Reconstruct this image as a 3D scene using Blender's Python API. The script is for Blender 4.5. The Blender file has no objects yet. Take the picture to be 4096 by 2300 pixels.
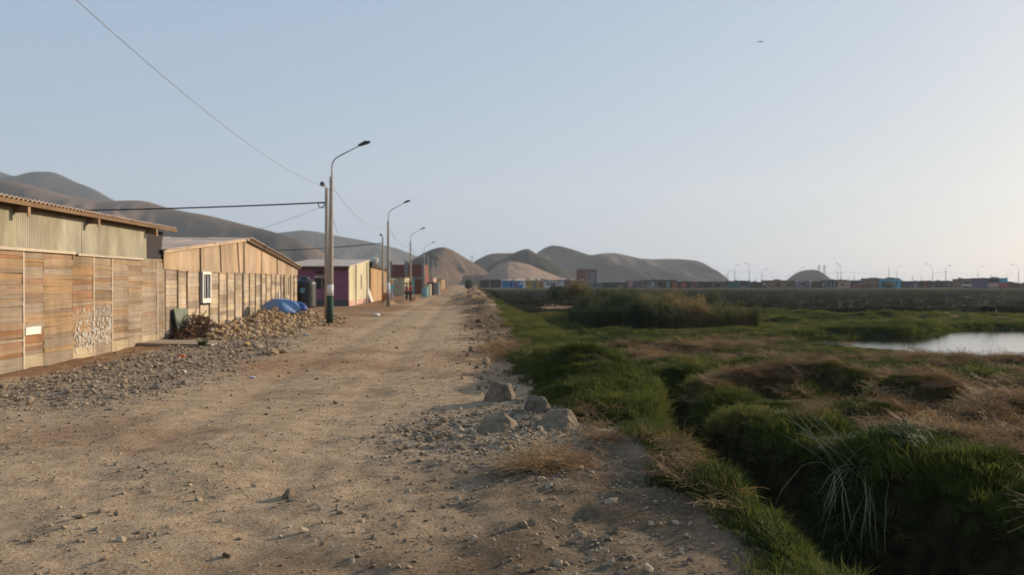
import bpy, bmesh, math, random
import numpy as np
from mathutils import Vector, Matrix
random.seed(7); rng = np.random.default_rng(11)
sc = bpy.context.scene
COL = sc.collection
R = math.radians
# ------------------------------------------------------------------ camera
EYE = 1.65; F = 3200.0; HY = 1130.0; CX = 2048.0
cam = bpy.data.objects.new('camera', bpy.data.cameras.new('camera')); COL.objects.link(cam)
cam.location = (0, 0, EYE); cam.rotation_euler = (R(90) - math.atan(20 / F), 0, 0)
cam.data.sensor_width = 36; cam.data.lens = 36 * F / 4096
cam.data.clip_start = 0.1; cam.data.clip_end = 9000
cam.data.dof.use_dof = True; cam.data.dof.focus_distance = 6.0; cam.data.dof.aperture_fstop = 2.1
sc.camera = cam
# ------------------------------------------------------------------ sky, sun, exposure
AZ, EL = R(60), R(16.5)
world = bpy.data.worlds.new("World"); sc.world = world; world.use_nodes = True
wn = world.node_tree; bgn = wn.nodes['Background']
sky = wn.nodes.new('ShaderNodeTexSky'); sky.sky_type = 'NISHITA'; sky.sun_disc = False
sky.sun_elevation = EL; sky.sun_rotation = AZ
sky.air_density = 1.0; sky.dust_density = 1.5; sky.ozone_density = 1.5; sky.altitude = 0
hs = wn.nodes.new('ShaderNodeHueSaturation'); hs.inputs['Saturation'].default_value = 0.52
wn.links.new(sky.outputs[0], hs.inputs['Color']); 
veil = wn.nodes.new('ShaderNodeVectorMath'); veil.operation = 'MULTIPLY_ADD'          # thin high overcast veil over the clear sky
veil.inputs[1].default_value = (.39, .315, .185); veil.inputs[2].default_value = (1.32, 2.2, 3.6)
wn.links.new(hs.outputs[0], veil.inputs[0]); wn.links.new(veil.outputs[0], bgn.inputs[0])
bgn.inputs[1].default_value = 0.10
sun = bpy.data.objects.new('sun', bpy.data.lights.new('sun', 'SUN')); COL.objects.link(sun)
sun.data.energy = 4.8; sun.data.angle = R(0.6); sun.data.color = (1.0, 0.83, 0.64)
SDIR = Vector((math.sin(AZ) * math.cos(EL), math.cos(AZ) * math.cos(EL), math.sin(EL)))
sun.rotation_euler = SDIR.to_track_quat('Z', 'Y').to_euler(); sun.location = (40, 20, 30)
sc.view_settings.view_transform = 'Standard'; sc.view_settings.look = 'None'
sc.view_settings.exposure = 0.6; sc.view_settings.gamma = 1.0; sc.view_settings.use_curve_mapping = False
sc.cycles.use_denoising = True; sc.cycles.max_bounces = 6; sc.cycles.diffuse_bounces = 3
sc.cycles.glossy_bounces = 3; sc.cycles.volume_bounces = 0; sc.cycles.transparent_max_bounces = 6
# ------------------------------------------------------------------ numbers
SL = 0.06                                   # the road drifts left 6 cm per metre
RA = math.atan(SL)
def pxd(px, d): return (px - CX) / F * d
def zy(y, d): return EYE + (HY - y) / F * d
def wall_d(px, xr=-8.3): return -xr / ((CX - px) / F - SL)
def sstep(a, b, x):
    t = np.clip((x - a) / (b - a), 0, 1); return t * t * (3 - 2 * t)
def vnoise(x, y, seed=0):
    xi = np.floor(x).astype(np.int64); yi = np.floor(y).astype(np.int64)
    xf = x - xi; yf = y - yi
    u = xf * xf * xf * (xf * (xf * 6 - 15) + 10); v = yf * yf * yf * (yf * (yf * 6 - 15) + 10)
    def h(a, b):
        n = (a * 374761393 + b * 668265263 + seed * 1442695041) & 0x7fffffff
        n = (n ^ (n >> 13)) * 1274126177 & 0x7fffffff
        return ((n ^ (n >> 16)) & 0xffff) / 65535.0
    return (h(xi, yi) * (1 - u) + h(xi + 1, yi) * u) * (1 - v) + (h(xi, yi + 1) * (1 - u) + h(xi + 1, yi + 1) * u) * v
def fbm(x, y, s, o=4, seed=0, g=0.5):
    r = 0; a = 1; t = 0; f = 1.0 / s
    for k in range(o):
        r = r + a * vnoise(x * f + 17.3 * k, y * f - 9.1 * k, seed + k); t += a; a *= g; f *= 2.03
    return r / t - 0.5
def gau(x, y, cx, cy, rx, ry): return np.exp(-((x - cx) / rx) ** 2 - ((y - cy) / ry) ** 2)
# ------------------------------------------------------------------ pond outline (world x, y)
WZ = -0.72
def pond_pt(px, y): d = F * (EYE - WZ) / (y - HY); return (pxd(px, d), d)
POND = [pond_pt(*p) for p in [(3140, 1376), (3280, 1357), (3500, 1350), (3640, 1353), (3740, 1350), (3800, 1338), (3830, 1324), (3900, 1319), (4096, 1320),
                              (4500, 1324), (5200, 1345), (5300, 1470), (4600, 1470), (4096, 1456), (3800, 1438), (3600, 1420), (3430, 1403), (3290, 1385)]]
def sdpoly(x, y, P):
    d = np.full(x.shape, 1e9); ins = np.zeros(x.shape, bool); n = len(P)
    for i in range(n):
        ax, ay = P[i]; bx, by = P[(i + 1) % n]
        ex, ey = bx - ax, by - ay; wx, wy = x - ax, y - ay
        t = np.clip((wx * ex + wy * ey) / (ex * ex + ey * ey), 0, 1)
        d = np.minimum(d, (wx - t * ex) ** 2 + (wy - t * ey) ** 2)
        c = ((ay > y) != (by > y)) & (x < (bx - ax) * (y - ay) / (by - ay + 1e-12) + ax)
        ins ^= c
    d = np.sqrt(d); return np.where(ins, -d, d)
# ------------------------------------------------------------------ the lie of the land
def ditch_l(y): return np.interp(y, [0, 4.5, 6, 8.3, 10, 12.3, 14, 16.5, 20, 40, 62, 130], [2.2, 2.08, 2.08, 2.02, 2.36, 2.66, 2.82, 3.0, 3.05, 3.0, 2.5, 3.9]) + 0.08 * np.sin(y * 1.1)
def ditch_r(y): return np.interp(y, [0, 4.2, 5, 6.1, 7.2, 8.4, 10, 12, 14, 17, 20, 40, 62, 130], [6.5, 5.2, 4.6, 4.0, 3.62, 3.36, 3.38, 3.6, 3.92, 4.2, 4.2, 3.95, 3.4, 4.8]) + 0.10 * np.sin(y * .9 + 1)
def ditch_c(y): return (ditch_l(y) * .45 + ditch_r(y) * .55)
def road_edge(x, y):
    return np.interp(y, [0, 4.5, 5.4, 6.5, 7.9, 8.6, 9.3, 11, 14.6, 18, 22, 40, 80, 150], [1.7, 1.68, 1.6, 1.72, 1.80, 1.7, 1.42, 1.1, .95, 1.15, 1.55, 1.9, 2.0, 3.6]) + 0.42 * fbm(x * 0 + y, y * 0.3, 1.3, 3, 5)
def height(x, y):
    x = np.asarray(x, float); y = np.asarray(y, float)
    xr = x + SL * y
    near = 1 - sstep(12, 40, y)
    h = 0.10 * fbm(x, y, 3.0, 3, 1) + (0.05 + .10 * gau(xr, y, .9, 8, 1.6, 5)) * fbm(x, y, 0.5, 3, 2) * (1 - sstep(15, 60, y)) + (0.035 + .05 * gau(xr, y, 1.2, 5.5, 1.4, 2.5)) * fbm(x, y, 0.16, 2, 3) * (1 - sstep(5, 12, y)) + .22 * fbm(x, y, .9, 3, 6) * gau(xr, y, 1.3, 36, .9, 22)
    h = h * sstep(-60, 0, y)
    # wheel ruts
    for c in (-3.2, -1.5): h -= 0.035 * np.exp(-((xr - c) / 0.3) ** 2) * sstep(3, 8, y)
    h += 0.05 * gau(xr, y, 0.9, 9, 0.9, 3.2)
    # left gravel verge and the rubble heap
    h += (0.05 + 0.10 * fbm(x, y, 0.7, 3, 8)) * sstep(-3.6, -5.6, xr) * sstep(-9.5, -7.2, xr) * (1 - sstep(26, 40, y)) * sstep(6, 12, y)
    hp = sstep(21.8, 24.5, y) * (1 - sstep(33, 38, y))
    h += hp * (0.20 + 0.24 * sstep(25, 31, y)) * np.exp(-((xr + 7.35) / 0.85) ** 2) * (1 + 0.9 * fbm(x, y, 1.1, 3, 9))
    h += 0.32 * gau(xr, y, -8.2, 38.5, 1.4, 2.5)
    # dirt heaps along the far right verge
    for (a, b, r, k) in ((1.2, 44, 1.1, .34), (1.4, 56, 1.3, .55), (0.7, 66, 1.5, .6), (1.7, 77, 1.6, .7), (0.6, 90, 1.8, .55), (1.6, 104, 2, .7), (1.0, 124, 2.4, .6), (0.3, 49, .8, .25)):
        h += k * gau(xr, y, a, b, r, r * 2.2) * (1 + 1.2 * fbm(x, y, 0.8, 3, 12))
    for (a, b, r, k) in ((-5.0, 64, .8, .4), (-4.4, 70, .9, .35), (-5.6, 60, .6, .3)): h += k * gau(xr, y, a, b, r, r * 1.3) * (1 + 1.2 * fbm(x, y, 0.6, 3, 14))
    # grassy mound beside the road
    h += 0.52 * gau(xr, y, 2.0, 13.6, 0.78, 3.0) * (1 + 0.6 * fbm(x, y, 0.9, 3, 13)) + .08 * gau(xr, y, 2.0, 7, .5, 2.5)
    # marsh
    m = sstep(-0.3, 0.5, xr - ditch_r(y))
    lvl = -0.04 - 0.58 * sstep(9, 20, y) + 0.15 * sstep(40, 60, y) + 0.25 * sstep(170, 260, y)
    bl = np.abs(fbm(x, y, 1.5, 2, 25)) * 2; hum = (0.55 * fbm(x, y, 1.7, 3, 21) + .60 * (bl - .3) * (1 - .5 * sstep(14, 20, y))) * (1 - sstep(30, 80, y)) + 0.42 * fbm(x, y, 4.2, 2, 22) * sstep(10, 20, y) * (1 - sstep(55, 95, y))
    hum = hum * (1 - .8 * gau(x, y, 12.5, 27, 8, 7)) - .16 * gau(x, y, 12, 28.5, 5, 5) + 0.8 * np.maximum(fbm(x, y, 9.0, 3, 23), 0) * sstep(25, 50, y) * (1 - sstep(70, 110, y))
    h = h * (1 - m) + m * (lvl + hum + 0.03 * fbm(x, y, 0.3, 2, 24) * near)
    sdq = sdpoly(x, y, POND); nearp = 1 - sstep(.5, 7, sdq); h = h * (1 - m * nearp) + m * nearp * (WZ + .06 + .22 * hum + .10 * (y > 33) + .25 * sstep(33, 38, y) * (x < 21))
    h += m * (0.12 * gau(x, y, 3.4, 7.4, 0.4, 0.5) - .10 * gau(x, y, 5.2, 8.2, 2.2, 2.6) + .12 * gau(x, y, 5.6, 8.6, .9, .7))
    # drainage ditch
    wob = 0.30 * fbm(x, y, 1.3, 3, 30)
    dep = (1.18 - 0.28 * sstep(10, 20, y) - 0.3 * sstep(30, 60, y)) * sstep(-20, 1, y) * (1 - sstep(120, 170, y))
    fl = sstep(-0.10, 0.40 + .25 * sstep(9, 12, y), xr - ditch_l(y) + wob) * (1 - sstep(-0.34, 0.10 + .35 * sstep(9, 14, y), xr - ditch_r(y) + wob))
    h -= dep * fl
    # pond basin
    sd = sdpoly(x, y, POND); k = 1 - sstep(-0.3, 1.3, sd)
    bank = np.maximum(h, WZ + 0.22)
    h = np.where(sd < 6, bank * (1 - sstep(6, 3, sd) * 0) * (1 - k) + (WZ - 0.35) * k, h)
    return h
def masks(x, y):
    xr = x + SL * y
    n = fbm(x, y, 1.2, 4, 41); n2 = fbm(x, y, 0.4, 3, 42); n3 = fbm(x, y, 4.0, 3, 43)
    grass = sstep(-0.10, 0.22, xr - road_edge(x, y) + 0.35 * n2) * (1 - .55 * sstep(215, 262, y + 40 * n))
    cut = sstep(.05, .4, xr - ditch_l(y) + 0.30 * fbm(x, y, 1.3, 3, 30)) * (1 - sstep(-.05, .14, xr - ditch_r(y) + 0.30 * fbm(x, y, 1.3, 3, 30))) * (1 - sstep(14, 19, y))
    # bare pinkish soil in the marsh
    bare = gau(x, y, 3.6, 66, 3.2, 8) + .55 * gau(x, y, 27, 46, 3.5, 3)
    grass = grass * (1 - np.clip(bare * 1.6 - 0.3, 0, 1))
    st = gau(x, y, 5.3, 15.5, 2.0, 1.6) + 1.2 * gau(x, y, 6.3, 8.8, 2.2, 2.0) + 0.8 * gau(x, y, 3.4, 21.5, 1.7, 1.2) + gau(x, y, 5.2, 6.6, .9, .9) \
        + 0.9 * gau(x, y, 7.5, 12.0, 2.4, 1.2) + 0.7 * gau(x, y, 12, 22, 5, 1.5) + 0.7 * gau(x, y, 5.5, 27, 4, 2)
    straw = np.clip(.95 * st + 1.5 * n + 0.8 * n2 - 0.26 - .5 * gau(xr, y, 2.4, 16, 1.1, 8) - .6 * gau(xr, y, 2.8, 45, 1.6, 22), 0, 1)
    brush = gau(xr, y, 1.0, 19.8, 0.5, 2.4) + gau(x, y, 0.32, 7.05, .32, .26) + 0.75 * gau(x, y, 1.05, 8.3, .25, .7) + .7 * gau(x, y, 1.42, 6.4, .16, .9)
    brush = np.clip(brush + 1.2 * n2 - 0.25, 0, 1) * (brush > 0.12)
    grav = gau(x, y, -0.25, 9.0, 1.2, 1.6) * 1.4 + sstep(-3.9, -5.0, xr + 0.6 * n) * (1 - sstep(20, 27, y)) * sstep(8, 12, y) * (1 - sstep(-7.0, -7.6, xr + .4 * n)) \
        + 0.30 * gau(x, y, .7, 5.0, 1.2, 1.6)
    grav = np.clip(grav + 0.7 * n2, 0, 1)
    red = np.clip(0.9 * sstep(-3.4, -4.6, xr + 1.2 * n) * sstep(22, 26, y) + sstep(-7.0, -7.7, xr) * (1 - sstep(21, 25, y)) + 0.7 * sstep(-0.2, 1.3, xr + 1.2 * n) * sstep(12, 16, y)
                  + 0.35 * sstep(28, 60, y) + .6 * sstep(1, 3, x) * sstep(150, 200, y) + 2.6 * n3 + 0.9 * n - 0.1, 0, 1)
    dark_soil = np.clip(.75 * sstep(150, 210, y) * sstep(-2, 4, x) + 1.2 * gau(xr, y, 1.1, 34, 1.1, 17) + .9 * gau(xr, y, .7, 75, 1.6, 30) + .5 * gau(xr, y, -6.2, 26, 1.2, 5) + 1.1 * gau(x, y, 1.0, 5.2, 1.5, 2.0) + .8 * gau(x, y, .2, 7.0, 1.0, .9) + .55 * gau(x, y, -1.0, 4.2, 1.6, .9) + 1.3 * n + .8 * n2 - .12, 0, 1)  # darker brown soil tone laid on by zone
    return grass, straw, brush, grav, red, dark_soil, cut
# ------------------------------------------------------------------ node materials
def nodes_of(name):
    m = bpy.data.materials.new(name); m.use_nodes = True
    nt = m.node_tree; return m, nt, nt.nodes['Principled BSDF'], nt.nodes['Material Output']
def mat(name, c, c2=None, scale=6.0, rough=0.9, bump=0.0, rand=0.0, stretch=(1, 1, 1), spec=0.25, detail=6, bscale=None, metal=0.0, blotch=0):
    m, nt, b, o = nodes_of(name); N = nt.nodes; L = nt.links
    b.inputs['Roughness'].default_value = rough; b.inputs['Specular IOR Level'].default_value = spec; b.inputs['Metallic'].default_value = metal
    c2 = c2 or tuple(v * 0.72 for v in c)
    tc = N.new('ShaderNodeTexCoord'); mp = N.new('ShaderNodeMapping'); mp.inputs['Scale'].default_value = stretch
    oi = N.new('ShaderNodeObjectInfo'); ml = N.new('ShaderNodeMath'); ml.operation = 'MULTIPLY'; ml.inputs[1].default_value = 37.0
    L.new(oi.outputs['Random'], ml.inputs[0]); L.new(ml.outputs[0], mp.inputs['Location'])
    L.new(tc.outputs['Object'], mp.inputs['Vector'])
    nz = N.new('ShaderNodeTexNoise'); nz.inputs['Scale'].default_value = scale; nz.inputs['Detail'].default_value = detail; nz.inputs['Roughness'].default_value = 0.62
    L.new(mp.outputs[0], nz.inputs['Vector'])
    cr = N.new('ShaderNodeValToRGB'); cr.color_ramp.elements[0].position = 0.32; cr.color_ramp.elements[1].position = 0.68
    cr.color_ramp.elements[0].color = (*c2, 1); cr.color_ramp.elements[1].color = (*c, 1)
    L.new(nz.outputs['Fac'], cr.inputs[0]); src = cr.outputs[0]
    if blotch:
        ge = N.new('ShaderNodeNewGeometry'); bn = N.new('ShaderNodeTexNoise'); bn.inputs['Scale'].default_value = blotch; bn.inputs['Detail'].default_value = 5; bn.inputs['Roughness'].default_value = .65
        bm_ = N.new('ShaderNodeMapping'); bm_.inputs['Scale'].default_value = (1, 1, .45); L.new(ge.outputs['Position'], bm_.inputs['Vector']); L.new(bm_.outputs[0], bn.inputs['Vector'])
        br = N.new('ShaderNodeMapRange'); br.inputs['From Min'].default_value = .3; br.inputs['From Max'].default_value = .7; br.inputs['To Min'].default_value = .60; br.inputs['To Max'].default_value = 1.10; L.new(bn.outputs['Fac'], br.inputs['Value'])
        bx = N.new('ShaderNodeVectorMath'); bx.operation = 'SCALE'; L.new(src, bx.inputs[0]); L.new(br.outputs[0], bx.inputs['Scale']); src = bx.outputs[0]
    if rand:
        h = N.new('ShaderNodeHueSaturation'); mr = N.new('ShaderNodeMapRange')
        mr.inputs['To Min'].default_value = 1 - rand; mr.inputs['To Max'].default_value = 1 + rand
        L.new(oi.outputs['Random'], mr.inputs['Value']); L.new(mr.outputs[0], h.inputs['Value'])
        m2 = N.new('ShaderNodeMath'); m2.operation = 'MULTIPLY'; m2.inputs[1].default_value = 7.31
        m3 = N.new('ShaderNodeMath'); m3.operation = 'FRACT'; mr2 = N.new('ShaderNodeMapRange')
        mr2.inputs['To Min'].default_value = 1 - rand; mr2.inputs['To Max'].default_value = 1 + rand
        L.new(oi.outputs['Random'], m2.inputs[0]); L.new(m2.outputs[0], m3.inputs[0]); L.new(m3.outputs[0], mr2.inputs['Value']); L.new(mr2.outputs[0], h.inputs['Saturation'])
        L.new(src, h.inputs['Color']); src = h.outputs[0]
    L.new(src, b.inputs['Base Color'])
    if bump:
        bp = N.new('ShaderNodeBump'); bp.inputs['Strength'].default_value = bump; bp.inputs['Distance'].default_value = 0.02
        n2 = N.new('ShaderNodeTexNoise'); n2.inputs['Scale'].default_value = bscale or scale * 3; n2.inputs['Detail'].default_value = 4
        L.new(mp.outputs[0], n2.inputs['Vector']); L.new(n2.outputs['Fac'], bp.inputs['Height']); L.new(bp.outputs[0], b.inputs['Normal'])
    return m
def earth_mat():
    m, nt, b, o = nodes_of('earth'); N = nt.nodes; L = nt.links
    b.inputs['Roughness'].default_value = 1.0; b.inputs['Specular IOR Level'].default_value = 0.0
    geo = N.new('ShaderNodeNewGeometry')
    def noise(s, d=5, r=.6):
        n = N.new('ShaderNodeTexNoise'); n.inputs['Scale'].default_value = s; n.inputs['Detail'].default_value = d; n.inputs['Roughness'].default_value = r
        L.new(geo.outputs['Position'], n.inputs['Vector']); return n.outputs['Fac']
    def mix(f, a, bb):
        x = N.new('ShaderNodeMix'); x.data_type = 'RGBA'
        if isinstance(f, float): x.inputs[0].default_value = f
        else: L.new(f, x.inputs[0])
        for s, v in ((6, a), (7, bb)):
            if isinstance(v, tuple): x.inputs[s].default_value = (*v, 1)
            else: L.new(v, x.inputs[s])
        return x.outputs[2]
    def ramp(f, p0, p1):
        r = N.new('ShaderNodeMapRange'); r.interpolation_type = 'SMOOTHSTEP'; r.inputs['From Min'].default_value = p0; r.inputs['From Max'].default_value = p1; L.new(f, r.inputs['Value']); return r.outputs[0]
    at = N.new('ShaderNodeAttribute'); at.attribute_name = 'cover'
    at2 = N.new('ShaderNodeAttribute'); at2.attribute_name = 'cover2'
    sp = N.new('ShaderNodeSeparateColor'); L.new(at.outputs['Color'], sp.inputs[0])
    sp2 = N.new('ShaderNodeSeparateColor'); L.new(at2.outputs['Color'], sp2.inputs[0])
    fine = noise(38, 6, .7); mid = noise(5, 6, .65); big = noise(0.7, 4)
    dirt = mix(ramp(mid, .35, .65), (.30, .192, .106), (.46, .325, .197))
    dirt = mix(ramp(fine, .40, .72), dirt, (.52, .41, .285))
    dirt = mix(ramp(noise(75, 3), .60, .72), dirt, (.11, .085, .065))
    red = mix(ramp(mid, .3, .7), (.235, .130, .070), (.36, .22, .125))
    c = mix(sp2.outputs[0], dirt, red)
    c = mix(sp2.outputs[2], c, mix(ramp(fine, .35, .65), (.085, .060, .038), (.165, .118, .074)))
    vor = N.new('ShaderNodeTexVoronoi'); vor.inputs['Scale'].default_value = 16; L.new(geo.outputs['Position'], vor.inputs['Vector'])
    vc = N.new('ShaderNodeSeparateColor'); L.new(vor.outputs['Color'], vc.inputs[0])
    pebble = mix(vc.outputs[0], (.17, .13, .09), (.42, .335, .24))
    c = mix(sp.outputs[2], c, pebble)
    soil = mix(ramp(mid, .3, .7), (.018, .017, .009), (.050, .043, .022))
    far = mix(ramp(big, .35, .65), (.030, .033, .018), (.046, .046, .027))
    soil = mix(sp2.outputs[1], soil, far)
    c = mix(sp.outputs[0], c, soil)
    dry = mix(ramp(fine, .35, .65), (.10, .062, .030), (.235, .150, .072))
    c = mix(sp.outputs[1], c, dry)
    L.new(c, b.inputs['Base Color'])
    add = N.new('ShaderNodeMath'); add.operation = 'MULTIPLY_ADD'; add.inputs[1].default_value = 0.6
    L.new(fine, add.inputs[0]); L.new(mid, add.inputs[2])
    b1 = N.new('ShaderNodeBump'); b1.inputs['Strength'].default_value = .9; b1.inputs['Distance'].default_value = .05; rg = N.new('ShaderNodeMath'); rg.operation = 'MULTIPLY_ADD'; rg.inputs[1].default_value = -.85; rg.inputs[2].default_value = .9; L.new(sp2.outputs[1], rg.inputs[0]); fg_ = N.new('ShaderNodeMath'); fg_.operation = 'MULTIPLY'; L.new(sp2.outputs[1], fg_.inputs[0]); L.new(sp.outputs[0], fg_.inputs[1]); L.new(fg_.outputs[0], rg.inputs[0]); L.new(rg.outputs[0], b1.inputs['Strength']); L.new(add.outputs[0], b1.inputs['Height'])
    b2 = N.new('ShaderNodeBump'); b2.inputs['Distance'].default_value = .03; b2.invert = True
    L.new(sp.outputs[2], b2.inputs['Strength']); L.new(vor.outputs['Distance'], b2.inputs['Height']); L.new(b1.outputs[0], b2.inputs['Normal'])
    L.new(b2.outputs[0], b.inputs['Normal'])
    return m
def blade_mat(name, ca, cb, cc, trans=0.42, rough=.6):
    """tint 0 -> ca, .5 -> cb, 1 -> cc ; read from the scattered point"""
    m, nt, b, o = nodes_of(name); N = nt.nodes; L = nt.links
    at = N.new('ShaderNodeAttribute'); at.attribute_type = 'INSTANCER'; at.attribute_name = 'tint'
    cr = N.new('ShaderNodeValToRGB'); e = cr.color_ramp.elements; e[0].color = (*ca, 1); e[1].color = (*cc, 1)
    k = e.new(.5); k.color = (*cb, 1); L.new(at.outputs['Fac'], cr.inputs[0])
    L.new(cr.outputs[0], b.inputs['Base Color']); b.inputs['Roughness'].default_value = rough; b.inputs['Specular IOR Level'].default_value = .06
    tr = N.new('ShaderNodeBsdfTranslucent'); L.new(cr.outputs[0], tr.inputs['Color'])
    mx = N.new('ShaderNodeMixShader'); mx.inputs[0].default_value = trans
    L.new(b.outputs[0], mx.inputs[1]); L.new(tr.outputs[0], mx.inputs[2]); L.new(mx.outputs[0], o.inputs['Surface'])
    return m
def tint_mat(name, ca, cb, rough=.9):
    m, nt, b, o = nodes_of(name); N = nt.nodes; L = nt.links
    at = N.new('ShaderNodeAttribute'); at.attribute_type = 'INSTANCER'; at.attribute_name = 'tint'
    tc = N.new('ShaderNodeTexCoord'); nz = N.new('ShaderNodeTexNoise'); nz.inputs['Scale'].default_value = 3; L.new(tc.outputs['Object'], nz.inputs['Vector'])
    ad = N.new('ShaderNodeMath'); ad.operation = 'MULTIPLY_ADD'; ad.inputs[1].default_value = .5; L.new(nz.outputs['Fac'], ad.inputs[0])
    sb = N.new('ShaderNodeMath'); sb.operation = 'SUBTRACT'; sb.inputs[1].default_value = .25; L.new(at.outputs['Fac'], sb.inputs[0]); L.new(sb.outputs[0], ad.inputs[2])
    cr = N.new('ShaderNodeValToRGB'); e = cr.color_ramp.elements; e[0].color = (*ca, 1); e[1].color = (*cb, 1)
    L.new(ad.outputs[0], cr.inputs[0]); L.new(cr.outputs[0], b.inputs['Base Color']); b.inputs['Roughness'].default_value = rough; b.inputs['Specular IOR Level'].default_value = .2
    return m
def water_mat():
    m, nt, b, o = nodes_of('pond_water'); N = nt.nodes; L = nt.links
    b.inputs['Base Color'].default_value = (.012, .014, .012, 1); b.inputs['Roughness'].default_value = .03; b.inputs['IOR'].default_value = 1.333; b.inputs['Specular IOR Level'].default_value = .5
    geo = N.new('ShaderNodeNewGeometry'); mp = N.new('ShaderNodeMapping'); mp.inputs['Scale'].default_value = (1.0, 1.6, 1); L.new(geo.outputs['Position'], mp.inputs['Vector'])
    n = N.new('ShaderNodeTexNoise'); n.inputs['Scale'].default_value = 2.6; n.inputs['Detail'].default_value = 5; n.inputs['Roughness'].default_value = .62; L.new(mp.outputs[0], n.inputs['Vector'])
    bp = N.new('ShaderNodeBump'); bp.inputs['Strength'].default_value = .11; bp.inputs['Distance'].default_value = .05; L.new(n.outputs['Fac'], bp.inputs['Height']); L.new(bp.outputs[0], b.inputs['Normal'])
    return m
def hill_mat(name, sand, rock, scale=.03):
    m, nt, b, o = nodes_of(name); N = nt.nodes; L = nt.links
    b.inputs['Roughness'].default_value = 1; b.inputs['Specular IOR Level'].default_value = 0
    at = N.new('ShaderNodeAttribute'); at.attribute_name = 'rocky'  # rock weight, with slope shade painted in on some hills
    geo = N.new('ShaderNodeNewGeometry'); nz = N.new('ShaderNodeTexNoise'); nz.inputs['Scale'].default_value = scale; nz.inputs['Detail'].default_value = 7; nz.inputs['Roughness'].default_value = .6
    L.new(geo.outputs['Position'], nz.inputs['Vector'])
    ad = N.new('ShaderNodeMath'); ad.operation = 'MULTIPLY_ADD'; ad.inputs[1].default_value = .9; L.new(nz.outputs['Fac'], ad.inputs[0])
    sb = N.new('ShaderNodeMath'); sb.operation = 'SUBTRACT'; sb.inputs[1].default_value = .45; L.new(at.outputs['Fac'], sb.inputs[0]); L.new(sb.outputs[0], ad.inputs[2])
    mx = N.new('ShaderNodeMix'); mx.data_type = 'RGBA'; L.new(ad.outputs[0], mx.inputs[0]); mx.inputs[6].default_value = (*sand, 1); mx.inputs[7].default_value = (*rock, 1)
    L.new(mx.outputs[2], b.inputs['Base Color'])
    bp = N.new('ShaderNodeBump'); bp.inputs['Strength'].default_value = .5; bp.inputs['Distance'].default_value = 6; L.new(nz.outputs['Fac'], bp.inputs['Height']); L.new(bp.outputs[0], b.inputs['Normal'])
    return m
M = {}
M['earth'] = earth_mat()
M['board_drab'] = mat('drab_board', (.34, .235, .145), (.20, .13, .08), 2.2, .9, .25, .12, (2, 1.0, 5), bscale=8, blotch=1.6)
M['board_grey'] = mat('weathered_board', (.38, .30, .21), (.25, .19, .13), 2.2, .9, .25, .12, (2, 1.0, 5), bscale=8, blotch=1.6)
M['board_tan'] = mat('tan_board', (.41, .285, .165), (.27, .175, .095), 2.2, .88, .25, .12, (2, 1.0, 5), bscale=8, blotch=1.6)
M['board_rust'] = mat('rust_stained_board', (.37, .20, .105), (.22, .115, .06), 2.0, .9, .25, .15, (2, 1.0, 5), bscale=8, blotch=1.6)
M['board_orange'] = mat('orange_board', (.42, .265, .14), (.29, .175, .09), 2.0, .88, .25, .12, (2, 1.0, 5), bscale=8, blotch=1.6)
M['board_pale'] = mat('pale_board', (.50, .42, .29), (.37, .29, .185), 2.0, .9, .2, .14, (2, 1.0, 5), bscale=8, blotch=1.6)
M['board_pink'] = mat('pinkish_board', (.54, .43, .305), (.41, .31, .21), 2.0, .9, .25, .14, (2, 1.0, 5), bscale=8, blotch=1.6)
M['batten'] = mat('dark_batten', (.13, .085, .05), (.07, .045, .028), 3, .9, .2, .2, (4, 4, 1))
M['lath'] = mat('pale_lath', (.52, .44, .33), (.40, .32, .23), 3, .9, .2, .1, (4, 4, 1))
M['sheet'] = mat('corrugated_fibre', (.50, .455, .325), (.38, .335, .235), 1.6, .85, .1, .10, (1, 1.5, .6), blotch=1.2)
M['sheet_pink'] = mat('gable_sheet', (.47, .345, .22), (.38, .265, .165), .9, .85, .1, .12, (1, 2.2, .5), blotch=1.2)
M['roof_old'] = mat('old_roofing', (.60, .47, .38), (.42, .31, .24), 1.2, .9, .2, .12)
M['roof_pale'] = mat('pale_roofing', (.50, .43, .37), (.38, .32, .27), .8, .9, .1, .06)
M['roof_grey'] = mat('grey_roofing', (.34, .32, .31), (.25, .23, .22), .8, .9, .1, .06)
M['beam'] = mat('brown_beam', (.21, .135, .075), (.12, .075, .042), 3, .85, .2, .15, (4, .6, 4))
M['dark'] = mat('near_black', (.028, .024, .022), None, 3)  # near-black colour standing in for shade in gaps and openings
M['panel_dark'] = mat('dark_panel', (.040, .034, .034), None, 3, .8)
M['concrete'] = mat('pole_concrete', (.38, .32, .25), (.29, .24, .185), 5, .9, .15, .06, (1, 1, .5))
M['galv'] = mat('galvanised_tube', (.42, .42, .42), None, 8, .45, metal=.6)
M['lamp_dark'] = mat('lamp_housing', (.045, .045, .05), None, 8, .5)
M['glass'] = mat('window_glass', (.015, .017, .02), None, 3, .12, spec=.5)
M['white'] = mat('white_paint', (.70, .68, .62), (.56, .53, .46), 5, .7, .1)
M['green_band'] = mat('dark_green_paint', (.030, .062, .038), (.022, .04, .026), 5, .7)
M['cable'] = mat('black_cable', (.03, .03, .032), None, 5, .7)
M['wire'] = mat('grey_wire', (.30, .30, .31), None, 5, .7)
M['purple'] = mat('purple_paint', (.27, .105, .15), (.215, .082, .125), 1.2, .85, .1)
M['skirt'] = mat('grey_skirting', (.10, .09, .095), None, 2, .9)
M['cream'] = mat('cream_paint', (.60, .54, .36), (.50, .445, .28), .8, .9, .1, blotch=.8)
M['pinkbase'] = mat('pink_plinth', (.52, .30, .24), (.42, .25, .2), 3, .9, .1)
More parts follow.
